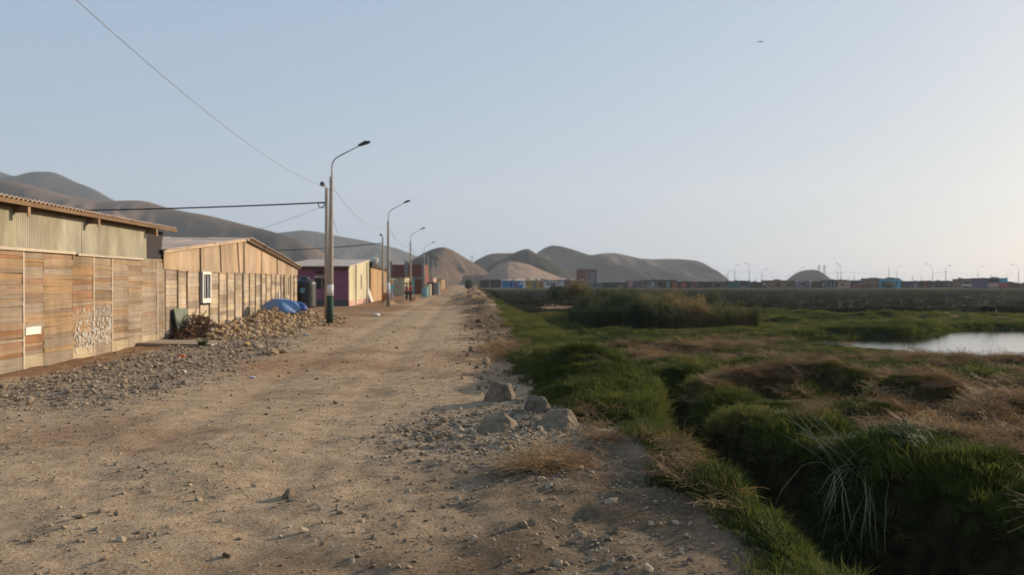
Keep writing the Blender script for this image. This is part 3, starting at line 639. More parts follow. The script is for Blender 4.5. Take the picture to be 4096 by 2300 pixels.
for k, (px, py, s) in enumerate([(1088, 1412, .15), (1125, 1405, .13), (1030, 1395, .12), (985, 1385, .12)]):
    d = F * 1.6 / (py - HY)
    tag(link('rubble_stone', stones[k], None, (pxd(px, d), d, gz(pxd(px, d), d) + .06), (0, 0, .4 * k), (s * 1.4, s, s * .75)), 'tan stone block in the rubble heap along the batten house', 'stone', 'stones of the rubble heap')
for k in range(90):                                      # loose stones scattered over the road verges
    if k < 55: xr = random.gauss(-5.2, .9); yy = random.uniform(11, 27)
    else: xr = random.uniform(-4.5, 1.1); yy = random.uniform(4.8, 14)
    s = random.uniform(.03, .07) if k < 55 else random.uniform(.012, .032)
    tag(link('loose_stone', random.choice(stones_g), None, rpos(xr, yy, s * .25), (random.uniform(-.4, .4), 0, random.uniform(0, 6.3)), (s * 1.3, s, s)),
        'small grey stone lying loose on the dirt road or its gravel verge', 'stone', 'loose stones on the road')
def boulder_mesh(seed):
    r = random.Random(seed); bm = bmesh.new(); bmesh.ops.create_icosphere(bm, subdivisions=4, radius=1)
    pl = [(Vector((-.70, -.68, .22)), .52), (Vector((.85, -.25, .38)), .60), (Vector((.25, .45, .86)), .52), (Vector((-.8, .4, .3)), .6), (Vector((.25, -.95, .1)), .62), (Vector((.5, .8, .2)), .6), (Vector((-.1, -.3, .95)), .66)]
    pl = [((n_ + Vector((r.gauss(0, .16), r.gauss(0, .16), r.gauss(0, .12)))).normalized(), dd * r.uniform(.85, 1.2)) for n_, dd in pl]
    for v in bm.verts:
        for n_, dd in pl:
            t = v.co.dot(n_) - dd
            if t > 0: v.co -= n_ * t * .88
        v.co *= 1 + .24 * (float(fbm(np.array([v.co.x * 1.0 + seed]), np.array([v.co.y + v.co.z * 1.7]), .5, 3, seed)[0]))
    me = bpy.data.meshes.new('boulder'); bm.to_mesh(me); bm.free(); me.materials.append(M['boulder']); return me
BOUL = [('pointed pale boulder at the road edge in front of the grassy mound', 1998, 1592, .27, .24, .27, 301, .1, .03),
        ('rounded boulder with sunlit flat right face between the other boulders', 2146, 1642, .25, .24, .24, 302, .35, .0),
        ('brown boulder at the edge of the grass, farthest right of the four boulders', 2243, 1700, .30, .25, .24, 303, -.5, .0),
        ('broad grey boulder with flat sloping top on the gravel', 1985, 1712, .33, .27, .22, 304, .2, .03)]
for lb, px, py, sx, sy, sz, sd, rz, dz in BOUL:
    d = F * 1.58 / (py - HY) + sy * .6; x = pxd(px, d)
    tag(link('boulder', boulder_mesh(sd), None, (x, d, gz(x, d) + dz), (random.uniform(-.3, .3), random.uniform(-.3, .3), rz), (sx, sy, sz)), lb, 'boulder')
for px, py, s, sd, lb in ((1152, 1965, .055, 401, 'jagged white stone casting a long shadow in the road'), (1160, 1990, .05, 402, 'flat pale stone just in front of the jagged white stone'), (1920, 1290, .16, 403, 'dark block at the far right road edge beside pale stones'),
                          (1962, 1292, .15, 404, 'pale block in the small stone group at the far right road edge'), (1985, 1240, .14, 405, 'small cream stone where the green strip meets the road')):
    d = F * (EYE - .03) / (py - HY); x = pxd(px, d)
    fl = .5 if sd == 402 else 1.0
    tag(link('pale_stone', rock_mesh('pale_stone', sd, M['boulder'] if sd != 403 else M['twig'], 2, 8), None, (x, d, gz(x, d) + s * .35 * fl), (0, 0, sd), (s * 1.3, s, s * fl)), lb, 'stone')
# tarpaulin bundles
def lump(name, sx, sy, sz, seed, m):
    r = random.Random(seed); bm = bmesh.new(); bmesh.ops.create_icosphere(bm, subdivisions=3, radius=1)
    for v in bm.verts:
        a = math.atan2(v.co.y, v.co.x); fold = .07 * math.sin(7 * a + 2 * v.co.z) + .05 * math.sin(13 * a)
        v.co *= 1 + fold * (1 - abs(v.co.z)); v.co.z = max(v.co.z, -.35)
        for n_, dd in ((Vector((.8, -.5, .4)).normalized(), .72), (Vector((-.7, -.5, .6)).normalized(), .7), (Vector((.1, -.2, 1)).normalized(), .8)):
            t = v.co.dot(n_) - dd
            if t > 0: v.co -= n_ * t * .9
    me = bpy.data.meshes.new(name); bm.to_mesh(me); bm.free(); me.materials.append(m); me.polygons.foreach_set('use_smooth', [True] * len(me.polygons)); return me
x = pxd(1122, 31); tag(link('tarp_bundle', lump('tarp_bundle', 1, 1, 1, 1, M['blue_tarp']), None, (x, 31, .62), (0, 0, .2), (.74, .55, .46)), 'large pale blue tarpaulin bundle lying on the rubble heap', 'tarpaulin')
x = pxd(1192, 31.6); tag(link('tarp_bundle', lump('tarp_bundle', 1, 1, 1, 2, M['blue_tarp2']), None, (x, 31.6, .64), (0, 0, 1.2), (.36, .38, .30)), 'small deep blue tarpaulin bundle right of the larger pale one', 'tarpaulin')
# water tank
tx = pxd(1219, 41.2); tk = thing('water_tank', 'black plastic water tank with domed lid at the end of the batten house', 'water tank', (tx, 41.2, .35))
pr = [(.56, 0), (.57, .05)]
for i in range(6): z0 = .12 + i * .2; pr += [(.57, z0), (.572, z0 + .07)]
pr += [(.57, 1.28), (.55, 1.33), (.42, 1.42), (.25, 1.48), (.24, 1.5)]
MB().lathe(pr, 28).build('tank_body', M['tank'], tk, True)
MB().lathe([(.23, 1.495), (.24, 1.54), (.2, 1.58), (.08, 1.6)], 20).build('lid', M['tank'], tk, True)
st = MB(); 
for i in range(10):
    t = -1.75 + i * .05; st.v += [(.578 * math.cos(t), .578 * math.sin(t), .78 + .02 * math.sin(i)), (.578 * math.cos(t), .578 * math.sin(t), 1.02)]
st.f = [(2 * i, 2 * i + 2, 2 * i + 3, 2 * i + 1) for i in range(9)]; st.build('sticker', M['teal'], tk)
cb = MB().box(-.25, .25, -.3, .3, 0, 1.2).build('wooden_crate', M['batten']); cb.location = (pxd(1164, 40.6), 40.6, .25)
tag(cb, 'dark brown wooden box standing between batten house and water tank', 'crate')
# ------------------------------------------------------------------ purple and cream house
ph = thing('purple_house', 'low house with purple front, cream side wall and pale sloping roof', 'house', (-8.0, 0, 0), RA)
y0, y1 = 55.6, 67.5; zf, zb = 2.74, 3.5
MB().box(-4.6, 0, y0, y0 + .15, -.1, zf).build('front_wall', M['purple'], ph)
MB().prism([(y0 + .152, -.1), (y1, -.1), (y1, zb), (y0 + .152, zf)], 'x', -.15, .0).build('side_wall', M['cream'], ph)
MB().prism([(y0 + .152, -.1), (y1, -.1), (y1, zb), (y0 + .152, zf)], 'x', -4.6, -4.45).build('back_side_wall', M['purple'], ph)
MB().box(-4.6, .01, y0 - .03, y0 - .002, -.1, .42).build('skirting', M['skirt'], ph)
MB().box(.002, .03, y0 + .02, y1 - .3, -.1, .38).build('plinth', M['pinkbase'], ph)
b = MB(); b.v = [(-4.9, y0 - .35, zf + .0), (.12, y0 - .35, zf), (.12, y1 + .2, zb + .04), (-4.9, y1 + .2, zb + .04)]; b.v += [(p, q, r_ + .06) for p, q, r_ in b.v]
b.f = [(0, 3, 2, 1), (4, 5, 6, 7), (0, 1, 5, 4), (1, 2, 6, 5), (2, 3, 7, 6), (3, 0, 4, 7)]; b.build('roof', M['roof_pale'], ph)
MB().box(-4.8, .06, y0 - .3, y0 - .02, zf - .12, zf - .01).build('eave_beam', M['batten'], ph)
def lx(px, d, ox=-8.0): return pxd(px, d) + SL * d - ox
wa, wb = lx(1264, 55.6), lx(1316, 55.6)
wf = MB().box(wa - .04, wb + .04, y0 - .05, y0 - .002, 1.98, 2.12).build('window', M['cream'], ph)
for k in range(2):
    a = wa + (wb - wa) * (k * .54); MB().box(a, a + (wb - wa) * .46, y0 - .03, y0 - .004, 1.22, 1.97).build('pane', M['glass'], wf)
MB().box(wa + (wb - wa) * .465, wa + (wb - wa) * .535, y0 - .045, y0 - .004, 1.22, 1.97).build('mullion', M['grey_con'], wf)
MB().box(wa - .02, wb + .02, y0 - .16, y0 - .002, 2.3, 2.4).build('window_canopy', M['dark'], ph)
yy = wall_d(1446, -8.0); MB().box(.002, .02, yy - .25, yy + .25, 1.15, 2.25).build('side_window', M['batten'], ph)
for yy in (wall_d(1424, -8.0), wall_d(1468, -8.0)): MB().box(.003, .09, yy - .2, yy + .2, 0, 3.0 if yy < 62 else 3.3).build('pilaster', M['cream'], ph)
# ------------------------------------------------------------------ tan shed, tub, brick house and small houses farther along
def roadside(name, label, cat, y0, y1, xf, depth, zt, wall, roof, pieces=(), zb=None, group=None):
    t = thing(name, label, cat, (xf, 0, 0), RA, group); zb = zb if zb is not None else zt
    MB().prism([(y0, -.2), (y1, -.2), (y1, zb), (y0, zt)], 'x', -depth, 0).build('wall', M[wall] if isinstance(wall, str) else wall, t)
    b = MB(); b.v = [(-depth - .2, y0 - .25, zt + .01), (.3, y0 - .25, zt + .01), (.3, y1 + .2, zb + .01), (-depth - .2, y1 + .2, zb + .01)]; b.v += [(p, q, r_ + .07) for p, q, r_ in b.v]
    b.f = [(0, 3, 2, 1), (4, 5, 6, 7), (0, 1, 5, 4), (1, 2, 6, 5), (2, 3, 7, 6), (3, 0, 4, 7)]; b.build('roof', M[roof] if isinstance(roof, str) else roof, t)
    for (nm, a, c, z0, z1, m_) in pieces: MB().box(.003, .06, a, c, z0, z1).build(nm, M[m_] if isinstance(m_, str) else m_, t)
    return t
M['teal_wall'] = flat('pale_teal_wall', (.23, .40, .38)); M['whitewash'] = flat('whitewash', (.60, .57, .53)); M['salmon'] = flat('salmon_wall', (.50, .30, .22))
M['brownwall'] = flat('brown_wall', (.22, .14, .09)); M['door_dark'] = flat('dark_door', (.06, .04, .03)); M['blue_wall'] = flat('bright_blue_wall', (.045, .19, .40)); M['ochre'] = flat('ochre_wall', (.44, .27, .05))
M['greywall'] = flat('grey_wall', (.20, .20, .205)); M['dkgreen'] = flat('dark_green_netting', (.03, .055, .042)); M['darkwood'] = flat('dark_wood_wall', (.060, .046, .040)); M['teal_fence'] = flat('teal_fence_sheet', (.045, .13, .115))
M['turq'] = flat('turquoise_wall', (.06, .36, .47)); M['redpaint'] = flat('red_paint', (.42, .09, .06)); M['mauve'] = flat('mauve_wall', (.11, .09, .14)); M['rust'] = flat('rusty_wall', (.32, .12, .05)); M['navy'] = flat('navy_panel', (.04, .05, .13))
sh3 = thing('plank_hut', 'tan plank hut with sagging dark roof beside the cream wall', 'hut', (-8.0, 0, 0), RA)
yy = 68.6; random.seed(9)
while yy < 84.0:
    w = random.choice([1.0, 1.3, .8]); zz = 2.95 - .012 * (yy - 68.6)
    MB().box(0, .03, yy, min(yy + w - .03, 84), -.1, zz + random.uniform(-.04, .04)).build('plank', M['tan_ply'], sh3); yy += w
MB().box(-4, -.02, 68.6, 84, -.1, 2.8).build('dark_backing', M['darkwood'], sh3)
MB().prism([(68.3, 2.98), (84.3, 2.8), (84.3, 2.9), (76, 3.15), (68.3, 3.4)], 'x', -4.2, .2).build('roof', M['darkwood'], sh3)
o = MB().box(.035, .075, -.06, .06, 0, 3.0).build('leaning_pole', M['batten'], sh3, loc=(0, 79.0, -.05)); o.rotation_euler = (.35, 0, 0)
tb = MB().lathe([(.30, 0), (.34, .2), (.34, .44), (.28, .5), (.08, .53)], 18).build('roof_tub', M['white'], None, True); tb.location = (pxd(1494, 70), 70, 3.32); tb.rotation_euler = (0, .25, 0)
tag(tb, 'small white tub lying on the dark roof of the plank hut', 'water tub')
br = thing('brick_house', 'unfinished red brick house with grey concrete columns behind the street lamps', 'house', (pxd(1628, 112), 112, 0), 0)
w_ = 130 / F * 112
MB().box(-w_ / 2, w_ / 2, 0, 7, -.2, 4.15).build('wall', M['brick'], br)
for p in (-.5, -.02, .5): MB().box(p * w_ - .22, p * w_ + .22, -.06, .0, -.2, 4.3 + (.3 if p < .4 else .1)).build('column', M['grey_con'], br)
MB().box(-w_ / 2, w_ / 2, -.04, -.002, 2.1, 2.4).build('ring_beam', M['grey_con'], br)
roadside('low_shack', 'low shack with grey roof just before the cream posts', 'shack', 90, 97, -8.6, 4, 2.0, 'brownwall', 'roof_grey')
roadside('cream_hut', 'cream fronted hut behind the two people in red', 'hut', 99, 109, -7.3, 4, 2.3, 'cream', 'rust', (('door', 102, 103.2, 0, 1.9, 'brownwall'), ('door', 105.3, 106.4, 0, 1.9, 'brownwall')))
roadside('teal_hut', 'small hut with pale teal front beyond the cream hut', 'hut', 112, 122, -6.9, 4, 2.3, 'teal_wall', 'roof_grey', (('door', 115, 116, 0, 1.8, 'door_dark'),))
roadside('white_hut', 'whitewashed hut after the teal one along the dirt road', 'hut', 128, 141, -6.3, 4, 2.4, 'whitewash', 'rust', (('door', 131, 133, 0, 1.9, 'brownwall'), ('window', 136, 138, 1, 1.8, 'glass')))
roadside('salmon_hut', 'salmon coloured hut near the far end of the house row', 'hut', 146, 165, -5.7, 4, 2.5, 'salmon', 'roof_pale', (('door', 150, 152, 0, 2, 'door_dark'), ('door', 158, 160, 0, 2, 'whitewash')))
roadside('end_hut', 'dim tan hut closing the house row at the far end', 'hut', 172, 205, -4.9, 5, 2.3, 'tan_ply', 'roof_grey', (('door', 178, 181, 0, 2, 'door_dark'), ('door', 190, 193, 0, 2, 'mauve')))
roadside('tall_grey_house', 'narrow grey two storey house rising over the hut row', 'house', 118, 122, -13.5, 5, 4.6, 'grey_con', 'grey_con', (('window', 119, 120.5, 3, 4, 'glass'),))
for lb, px, py, d, hh, r, m_, nm in (('brown clay coloured barrel beside the foot of the second street lamp', 1541, 1212, 66, .85, .3, flat('brown_barrel', (.36, .17, .07)), 'barrel'), ('pale teal drum standing at the road side beyond the people', 1700, 1186, 92, 1.15, .38, M['teal_wall'], 'drum'),
                              ('grey cylindrical tank standing by the far huts', 1743, 1178, 108, 1.7, .6, M['grey_con'], 'tank'), ('dark drum next to the grey cylindrical tank', 1724, 1176, 106, 1.7, .55, M['darkwood'], 'drum'), ('cream coloured drum between teal drum and dark drum', 1712, 1180, 99, 1.5, .42, M['cream'], 'drum')):
    x = pxd(px, d); o = MB().lathe([(r * .94, 0), (r, .03), (r * 1.03, hh * .33), (r, hh * .36), (r * 1.03, hh * .66), (r, hh * .7), (r, hh * .97), (r * .92, hh)], 16).build(nm, m_, None, False); o.location = (x, d, gz(x, d) - .02); tag(o, lb, 'barrel' if nm != 'tank' else 'tank')
x = pxd(1482, 66.3); o = MB().box(-.03, .03, 0, 1.6, 0, 1.3).build('scrap_board', M['whitewash']); o.location = (x, 66.5, 0); o.rotation_euler = (0, -.3, RA); tag(o, 'pale board leaning at the corner of cream wall and plank hut', 'board')
# ------------------------------------------------------------------ houses across the marsh
def hut(name, label, cat, px0, px1, yt, D, wall, roof, pieces=(), depth=6, rise=0.0, over=.3, zb=-.5, ovt=.12):
    xa, xb = pxd(px0, D), pxd(px1, D); zt = zy(yt, D); xm = (xa + xb) / 2; w = xb - xa
    t = thing(name, label, cat, (xm, D, 0))
    MB().box(-w / 2, w / 2, 0, depth, zb, zt - ovt).build('wall', M[wall], t)
    b = MB(); b.prism([(-over, zt - ovt), (depth + over, zt - ovt + rise), (depth + over, zt + rise), (-over, zt)], 'x', -w / 2 - over, w / 2 + over).build('roof', M[roof], t)
    q = random.Random(int(px0) * 7 + 1); rc = MB()
    for i in range(q.randint(2, 5)):
        xa_ = q.uniform(-w / 2, w / 2 - .6); l = q.uniform(.3, 1.6); z_ = zt + rise * .5 - .02; rc.prism([(xa_, z_), (xa_ + l, z_), (xa_ + l, z_ + q.uniform(.03, .3)), (xa_, z_ + q.uniform(.05, .45))], 'y', q.uniform(.2, 1.5), q.uniform(2, 3.5))
    rc.build('roof_clutter', M[q.choice(['darkwood', 'brownwall', 'grey_con', 'greywall'])], t)
    if w > 5:
        xa_ = q.uniform(-w / 2 + .5, w / 2 - 2); MB().box(xa_, xa_ + q.uniform(1, 2), -.06, -.004, zb, zt - ovt - q.uniform(.5, 1.0)).build('wall_patch', M[q.choice(['brownwall', 'greywall', 'darkwood', 'mauve'])], t)
    for (nm, a, c, ya, yb, m_) in pieces:
        MB().box(pxd(a, D) - xm, pxd(c, D) - xm, -.09, -.003, zy(yb, D), zy(ya, D)).build(nm, M[m_], t)
    return t
D = 270
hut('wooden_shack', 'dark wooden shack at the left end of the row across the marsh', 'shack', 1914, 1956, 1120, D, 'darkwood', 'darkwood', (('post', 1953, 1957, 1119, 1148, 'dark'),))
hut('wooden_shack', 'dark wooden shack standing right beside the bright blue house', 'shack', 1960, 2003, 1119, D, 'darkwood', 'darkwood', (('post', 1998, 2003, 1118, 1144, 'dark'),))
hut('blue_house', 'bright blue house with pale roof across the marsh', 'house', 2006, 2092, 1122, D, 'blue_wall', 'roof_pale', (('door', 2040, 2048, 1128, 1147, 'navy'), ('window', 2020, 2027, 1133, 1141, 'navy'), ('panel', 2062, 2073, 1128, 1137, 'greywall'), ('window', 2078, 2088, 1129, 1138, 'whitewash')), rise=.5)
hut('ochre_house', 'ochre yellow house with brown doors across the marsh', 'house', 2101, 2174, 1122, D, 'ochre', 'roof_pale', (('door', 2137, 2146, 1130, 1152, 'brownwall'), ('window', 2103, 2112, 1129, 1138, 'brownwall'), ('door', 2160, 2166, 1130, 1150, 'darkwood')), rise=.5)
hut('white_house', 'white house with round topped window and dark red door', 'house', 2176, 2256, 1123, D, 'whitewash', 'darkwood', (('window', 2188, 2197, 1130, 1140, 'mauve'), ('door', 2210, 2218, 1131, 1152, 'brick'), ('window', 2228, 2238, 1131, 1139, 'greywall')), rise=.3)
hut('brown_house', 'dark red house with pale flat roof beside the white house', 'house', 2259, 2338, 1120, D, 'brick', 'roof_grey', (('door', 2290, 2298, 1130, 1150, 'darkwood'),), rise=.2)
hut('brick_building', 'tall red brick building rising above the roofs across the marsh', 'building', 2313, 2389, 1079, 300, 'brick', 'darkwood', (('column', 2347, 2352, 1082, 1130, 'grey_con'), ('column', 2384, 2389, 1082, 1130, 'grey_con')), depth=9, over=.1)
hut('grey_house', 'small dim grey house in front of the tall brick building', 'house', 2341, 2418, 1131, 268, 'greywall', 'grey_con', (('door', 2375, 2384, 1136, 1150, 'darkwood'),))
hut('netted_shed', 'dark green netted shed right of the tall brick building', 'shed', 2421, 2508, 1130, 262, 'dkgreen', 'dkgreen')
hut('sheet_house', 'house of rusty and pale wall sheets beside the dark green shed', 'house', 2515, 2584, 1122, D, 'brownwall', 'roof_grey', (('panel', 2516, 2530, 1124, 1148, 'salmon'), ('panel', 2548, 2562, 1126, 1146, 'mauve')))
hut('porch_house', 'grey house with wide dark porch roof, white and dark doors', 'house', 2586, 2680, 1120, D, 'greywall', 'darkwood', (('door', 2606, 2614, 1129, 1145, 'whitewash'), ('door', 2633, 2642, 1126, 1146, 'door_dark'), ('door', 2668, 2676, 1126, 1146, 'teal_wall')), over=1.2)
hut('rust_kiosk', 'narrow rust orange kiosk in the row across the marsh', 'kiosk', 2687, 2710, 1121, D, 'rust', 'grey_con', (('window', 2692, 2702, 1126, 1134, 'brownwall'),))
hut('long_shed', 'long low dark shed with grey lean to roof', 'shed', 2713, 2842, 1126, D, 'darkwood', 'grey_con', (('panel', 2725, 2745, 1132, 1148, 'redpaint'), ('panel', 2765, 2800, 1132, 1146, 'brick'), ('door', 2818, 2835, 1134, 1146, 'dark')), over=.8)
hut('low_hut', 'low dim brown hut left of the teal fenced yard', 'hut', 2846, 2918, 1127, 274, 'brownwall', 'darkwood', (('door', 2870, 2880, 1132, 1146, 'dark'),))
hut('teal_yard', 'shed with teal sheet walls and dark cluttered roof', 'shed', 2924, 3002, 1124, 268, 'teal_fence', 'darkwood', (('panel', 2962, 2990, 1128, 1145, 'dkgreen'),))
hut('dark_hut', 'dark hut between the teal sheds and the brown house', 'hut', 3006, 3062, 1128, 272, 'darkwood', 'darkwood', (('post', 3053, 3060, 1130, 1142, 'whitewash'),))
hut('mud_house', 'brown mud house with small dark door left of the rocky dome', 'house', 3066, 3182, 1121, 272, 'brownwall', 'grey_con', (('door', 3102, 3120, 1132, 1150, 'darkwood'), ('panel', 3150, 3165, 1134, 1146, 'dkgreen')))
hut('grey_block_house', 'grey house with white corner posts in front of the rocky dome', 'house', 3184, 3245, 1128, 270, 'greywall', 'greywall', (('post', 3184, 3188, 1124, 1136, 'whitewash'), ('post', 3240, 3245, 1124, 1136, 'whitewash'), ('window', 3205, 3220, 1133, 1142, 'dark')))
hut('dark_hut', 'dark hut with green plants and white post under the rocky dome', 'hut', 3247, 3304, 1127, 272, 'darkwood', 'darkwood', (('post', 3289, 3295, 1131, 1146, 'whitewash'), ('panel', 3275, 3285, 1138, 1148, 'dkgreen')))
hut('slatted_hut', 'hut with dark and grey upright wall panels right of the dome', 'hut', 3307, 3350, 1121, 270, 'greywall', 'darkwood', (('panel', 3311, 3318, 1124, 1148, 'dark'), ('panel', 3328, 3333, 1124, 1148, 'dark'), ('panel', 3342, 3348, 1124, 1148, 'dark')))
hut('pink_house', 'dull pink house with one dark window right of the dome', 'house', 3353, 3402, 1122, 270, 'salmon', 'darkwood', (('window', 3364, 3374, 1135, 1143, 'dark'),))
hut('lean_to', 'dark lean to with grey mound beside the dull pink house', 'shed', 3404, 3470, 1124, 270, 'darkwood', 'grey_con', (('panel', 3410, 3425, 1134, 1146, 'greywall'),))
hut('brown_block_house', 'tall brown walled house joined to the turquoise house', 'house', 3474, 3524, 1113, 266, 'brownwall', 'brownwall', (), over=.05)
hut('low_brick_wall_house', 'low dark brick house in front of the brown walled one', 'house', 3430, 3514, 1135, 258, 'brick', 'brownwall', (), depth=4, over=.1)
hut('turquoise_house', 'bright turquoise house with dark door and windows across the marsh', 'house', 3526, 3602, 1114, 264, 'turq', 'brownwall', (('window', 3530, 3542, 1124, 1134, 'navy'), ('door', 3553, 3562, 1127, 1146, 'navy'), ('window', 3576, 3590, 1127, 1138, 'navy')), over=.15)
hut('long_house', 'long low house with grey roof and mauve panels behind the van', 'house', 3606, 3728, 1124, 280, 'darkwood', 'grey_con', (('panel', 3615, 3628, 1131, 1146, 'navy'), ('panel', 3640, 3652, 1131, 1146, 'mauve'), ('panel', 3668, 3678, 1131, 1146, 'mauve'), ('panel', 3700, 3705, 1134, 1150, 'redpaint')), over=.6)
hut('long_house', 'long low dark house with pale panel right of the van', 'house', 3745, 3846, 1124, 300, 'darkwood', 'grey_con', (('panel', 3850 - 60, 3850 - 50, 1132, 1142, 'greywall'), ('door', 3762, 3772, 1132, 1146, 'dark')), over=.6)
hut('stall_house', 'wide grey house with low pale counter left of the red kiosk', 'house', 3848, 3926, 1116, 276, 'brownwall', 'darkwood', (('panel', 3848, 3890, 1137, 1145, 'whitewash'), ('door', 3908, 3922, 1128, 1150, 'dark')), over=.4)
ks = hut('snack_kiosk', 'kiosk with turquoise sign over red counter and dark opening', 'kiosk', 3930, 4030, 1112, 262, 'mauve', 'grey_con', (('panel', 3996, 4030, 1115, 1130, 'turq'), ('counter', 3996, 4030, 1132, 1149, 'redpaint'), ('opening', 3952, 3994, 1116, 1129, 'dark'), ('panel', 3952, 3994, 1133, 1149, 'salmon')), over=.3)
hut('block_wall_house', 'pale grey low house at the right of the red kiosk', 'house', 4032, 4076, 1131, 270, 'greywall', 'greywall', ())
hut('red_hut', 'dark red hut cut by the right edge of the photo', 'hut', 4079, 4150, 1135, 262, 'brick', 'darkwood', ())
# van
Dv = 318; vx = pxd(3749, Dv); vw = 38 / F * Dv; van = thing('white_van', 'white van parked before the long low houses across the marsh', 'van', (vx, Dv, -.15))
prof = [(-vw / 2, .35), (-vw / 2, 1.75), (-vw / 2 + .12, 1.95), (vw * .16, 1.95), (vw * .30, 1.55), (vw * .46, 1.15), (vw / 2, .95), (vw / 2, .35)]
MB().prism(prof, 'y', 0, 1.8).build('body', M['white'], van)
for a, c in ((-.44, -.2), (-.17, .06)): MB().box(a * vw, c * vw, -.02, -.003, 1.2, 1.7).build('window', M['glass'], van)
MB().prism([(.10 * vw, 1.2), (.36 * vw, 1.2), (.26 * vw, 1.6), (.10 * vw, 1.72)], 'y', -.02, -.003).build('side_window', M['glass'], van)
for a in (-.3, .32):
    o = MB().lathe([(.30, -.08), (.34, -.05), (.34, .1), (.3, .13)], 16).build('wheel', M['lamp_dark'], van); o.location = (a * vw, .05, .34); o.rotation_euler = (R(90), 0, 0)
wz = MB().box(-.5, .5, 0, .4, -.4, 1.0).prism([(-.6, 1.0), (.6, 1.0), (.25, 2.2), (-.25, 2.2)], 'y', 0, .4).build('gate_pillar', M['whitewash']); wz.location = (pxd(2098, 262), 262, -.3); wz.scale = (.8, 1, 1)
tag(wz, 'pale gate pillar between the blue and the ochre house', 'pillar')
# ------------------------------------------------------------------ street lamps
def lamp_post(label, x, y, lean=0.0, group='street lamps along the dirt road', bands=False, zt=5.85):
    t = thing('street_lamp', label, 'street lamp', (x, y, gz(x, y) - .05), RA, group); t.rotation_euler = (0, lean, RA)
    return t
def make_lamp(label, x, y, lean):
    t = lamp_post(label, x, y, lean)
    MB().tube([(0, 0, 0), (0, 0, 3), (0, 0, 5.9)], [.142, .105, .068], 16).build('pole', M['concrete'], t, True)
    MB().tube([(.02, -.02, 5.1), (.02, -.02, 6.25), (.05, -.02, 6.45), (.14, -.02, 6.60), (.30, -.02, 6.71), (1.08, -.02, 7.13)], [.032, .032, .03, .03, .028, .024], 8).build('arm', M['galv'], t, True)
    b = MB(); b.v = [(1.05, -.10, 7.10), (1.05, .06, 7.10), (1.48, .10, 7.25), (1.48, -.14, 7.25), (1.03, -.08, 7.17), (1.03, .04, 7.17), (1.30, .06, 7.33), (1.30, -.10, 7.33), (1.52, .04, 7.33), (1.52, -.08, 7.33)]
    b.f = [(0, 1, 2, 3), (4, 7, 6, 5), (0, 4, 5, 1), (1, 5, 6, 8, 2), (0, 3, 9, 7, 4), (7, 9, 8, 6), (2, 8, 9, 3)]; b.build('lamp_head', M['lamp_dark'], t)
    for z in (5.35, 5.7): MB().lathe([(.09, z), (.095, z + .01), (.095, z + .05), (.09, z + .06)], 14).build('clamp', M['galv'], t)
    return t
L1 = make_lamp('tall street lamp with white and green painted foot beside the rubble heap', pxd(1319, 31.7), 31.7, .012)
MB().tube([(0, 0, .02), (0, 0, 1.18)], [.146, .134], 18).build('green_band', M['green_band'], L1, True)
MB().tube([(0, 0, 1.18), (0, 0, 1.62)], [.134, .1295], 18).build('white_band', M['white'], L1, True)
proto_children = [c for c in L1.children if c.name.split('.')[0] in ('pole', 'arm', 'lamp_head', 'clamp')]
lam_pos = [(31.7, pxd(1319, 31.7))]
for lb, px, d in (('second street lamp, in front of the plank hut', 1553, 54.8), ('third street lamp, before the brick house with people below', 1642, 82), ('fourth street lamp, right of the brick house', 1697, 110)):
    t = lamp_post(lb, pxd(px, d), d)
    for c in proto_children: k = c.copy(); COL.objects.link(k); k.parent = t
    lam_pos.append((d, pxd(px, d)))
M['band_w'] = M['white']
t2 = [o for o in COL.objects if o.name.startswith('street_lamp') and o.parent is None][1]
MB().tube([(0, 0, .9), (0, 0, 1.7)], [.139, .130], 14).build('white_band', M['white'], t2, True)
def service_pole(label, px, ytop, d, cross=False, zbase=None, rad=(.11, .07), lampl=False):
    x = pxd(px, d); t = thing('service_pole', label, 'utility pole', (x, d, gz(x, d) - .05), 0, 'service poles'); zt = zy(ytop, d) - gz(x, d) + .05
    MB().tube([(0, 0, 0), (0, 0, zt)], rad, 10).build('pole', M['concrete'], t, True)
    if cross: MB().box(-.5, .5, -.05, .05, zt - .35, zt - .27).build('crossarm', M['galv'], t); MB().box(-.03, .03, -.03, .03, zt, zt + .35).build('pole_tip', M['galv'], t)
    if lampl:
        MB().tube([(0, 0, zt - .25), (-.03, -.2, zt + .1), (-.08, -.3, zt + .12)], .02, 6).build('bracket', M['galv'], t)
        MB().lathe([(.05, 0), (.11, .04), (.1, .16), (.04, .2)], 10).build('lamp_head', M['lamp_dark'], t, loc=(-.10, -.34, zt + .02))
    return x, d, zt
sp1 = service_pole('slim service pole close behind the tall first street lamp', 1307, 752, 34, lampl=True)
sp2 = service_pole('service pole rising behind the plank hut roof', 1531, 946, 70, lampl=True)
for lb, px, yt, d, c in (('thin pole just right of the fourth street lamp', 1712, 1022, 128, False), ('thin pole beyond the fourth street lamp', 1731, 1042, 142, False), ('thin pole over the white hut', 1752, 1055, 160, False),
                      ('faint pole at the far end of the house row', 1784, 1082, 205, False), ('tall lone pole with crossarm at the far end of the road', 1888, 1022, 190, True), ('faint pole right of the tall lone pole', 1918, 1052, 240, False), ('small pole behind the row, above the white house', 2242, 1085, 285, False)):
    service_pole(lb, px, yt, d, c)
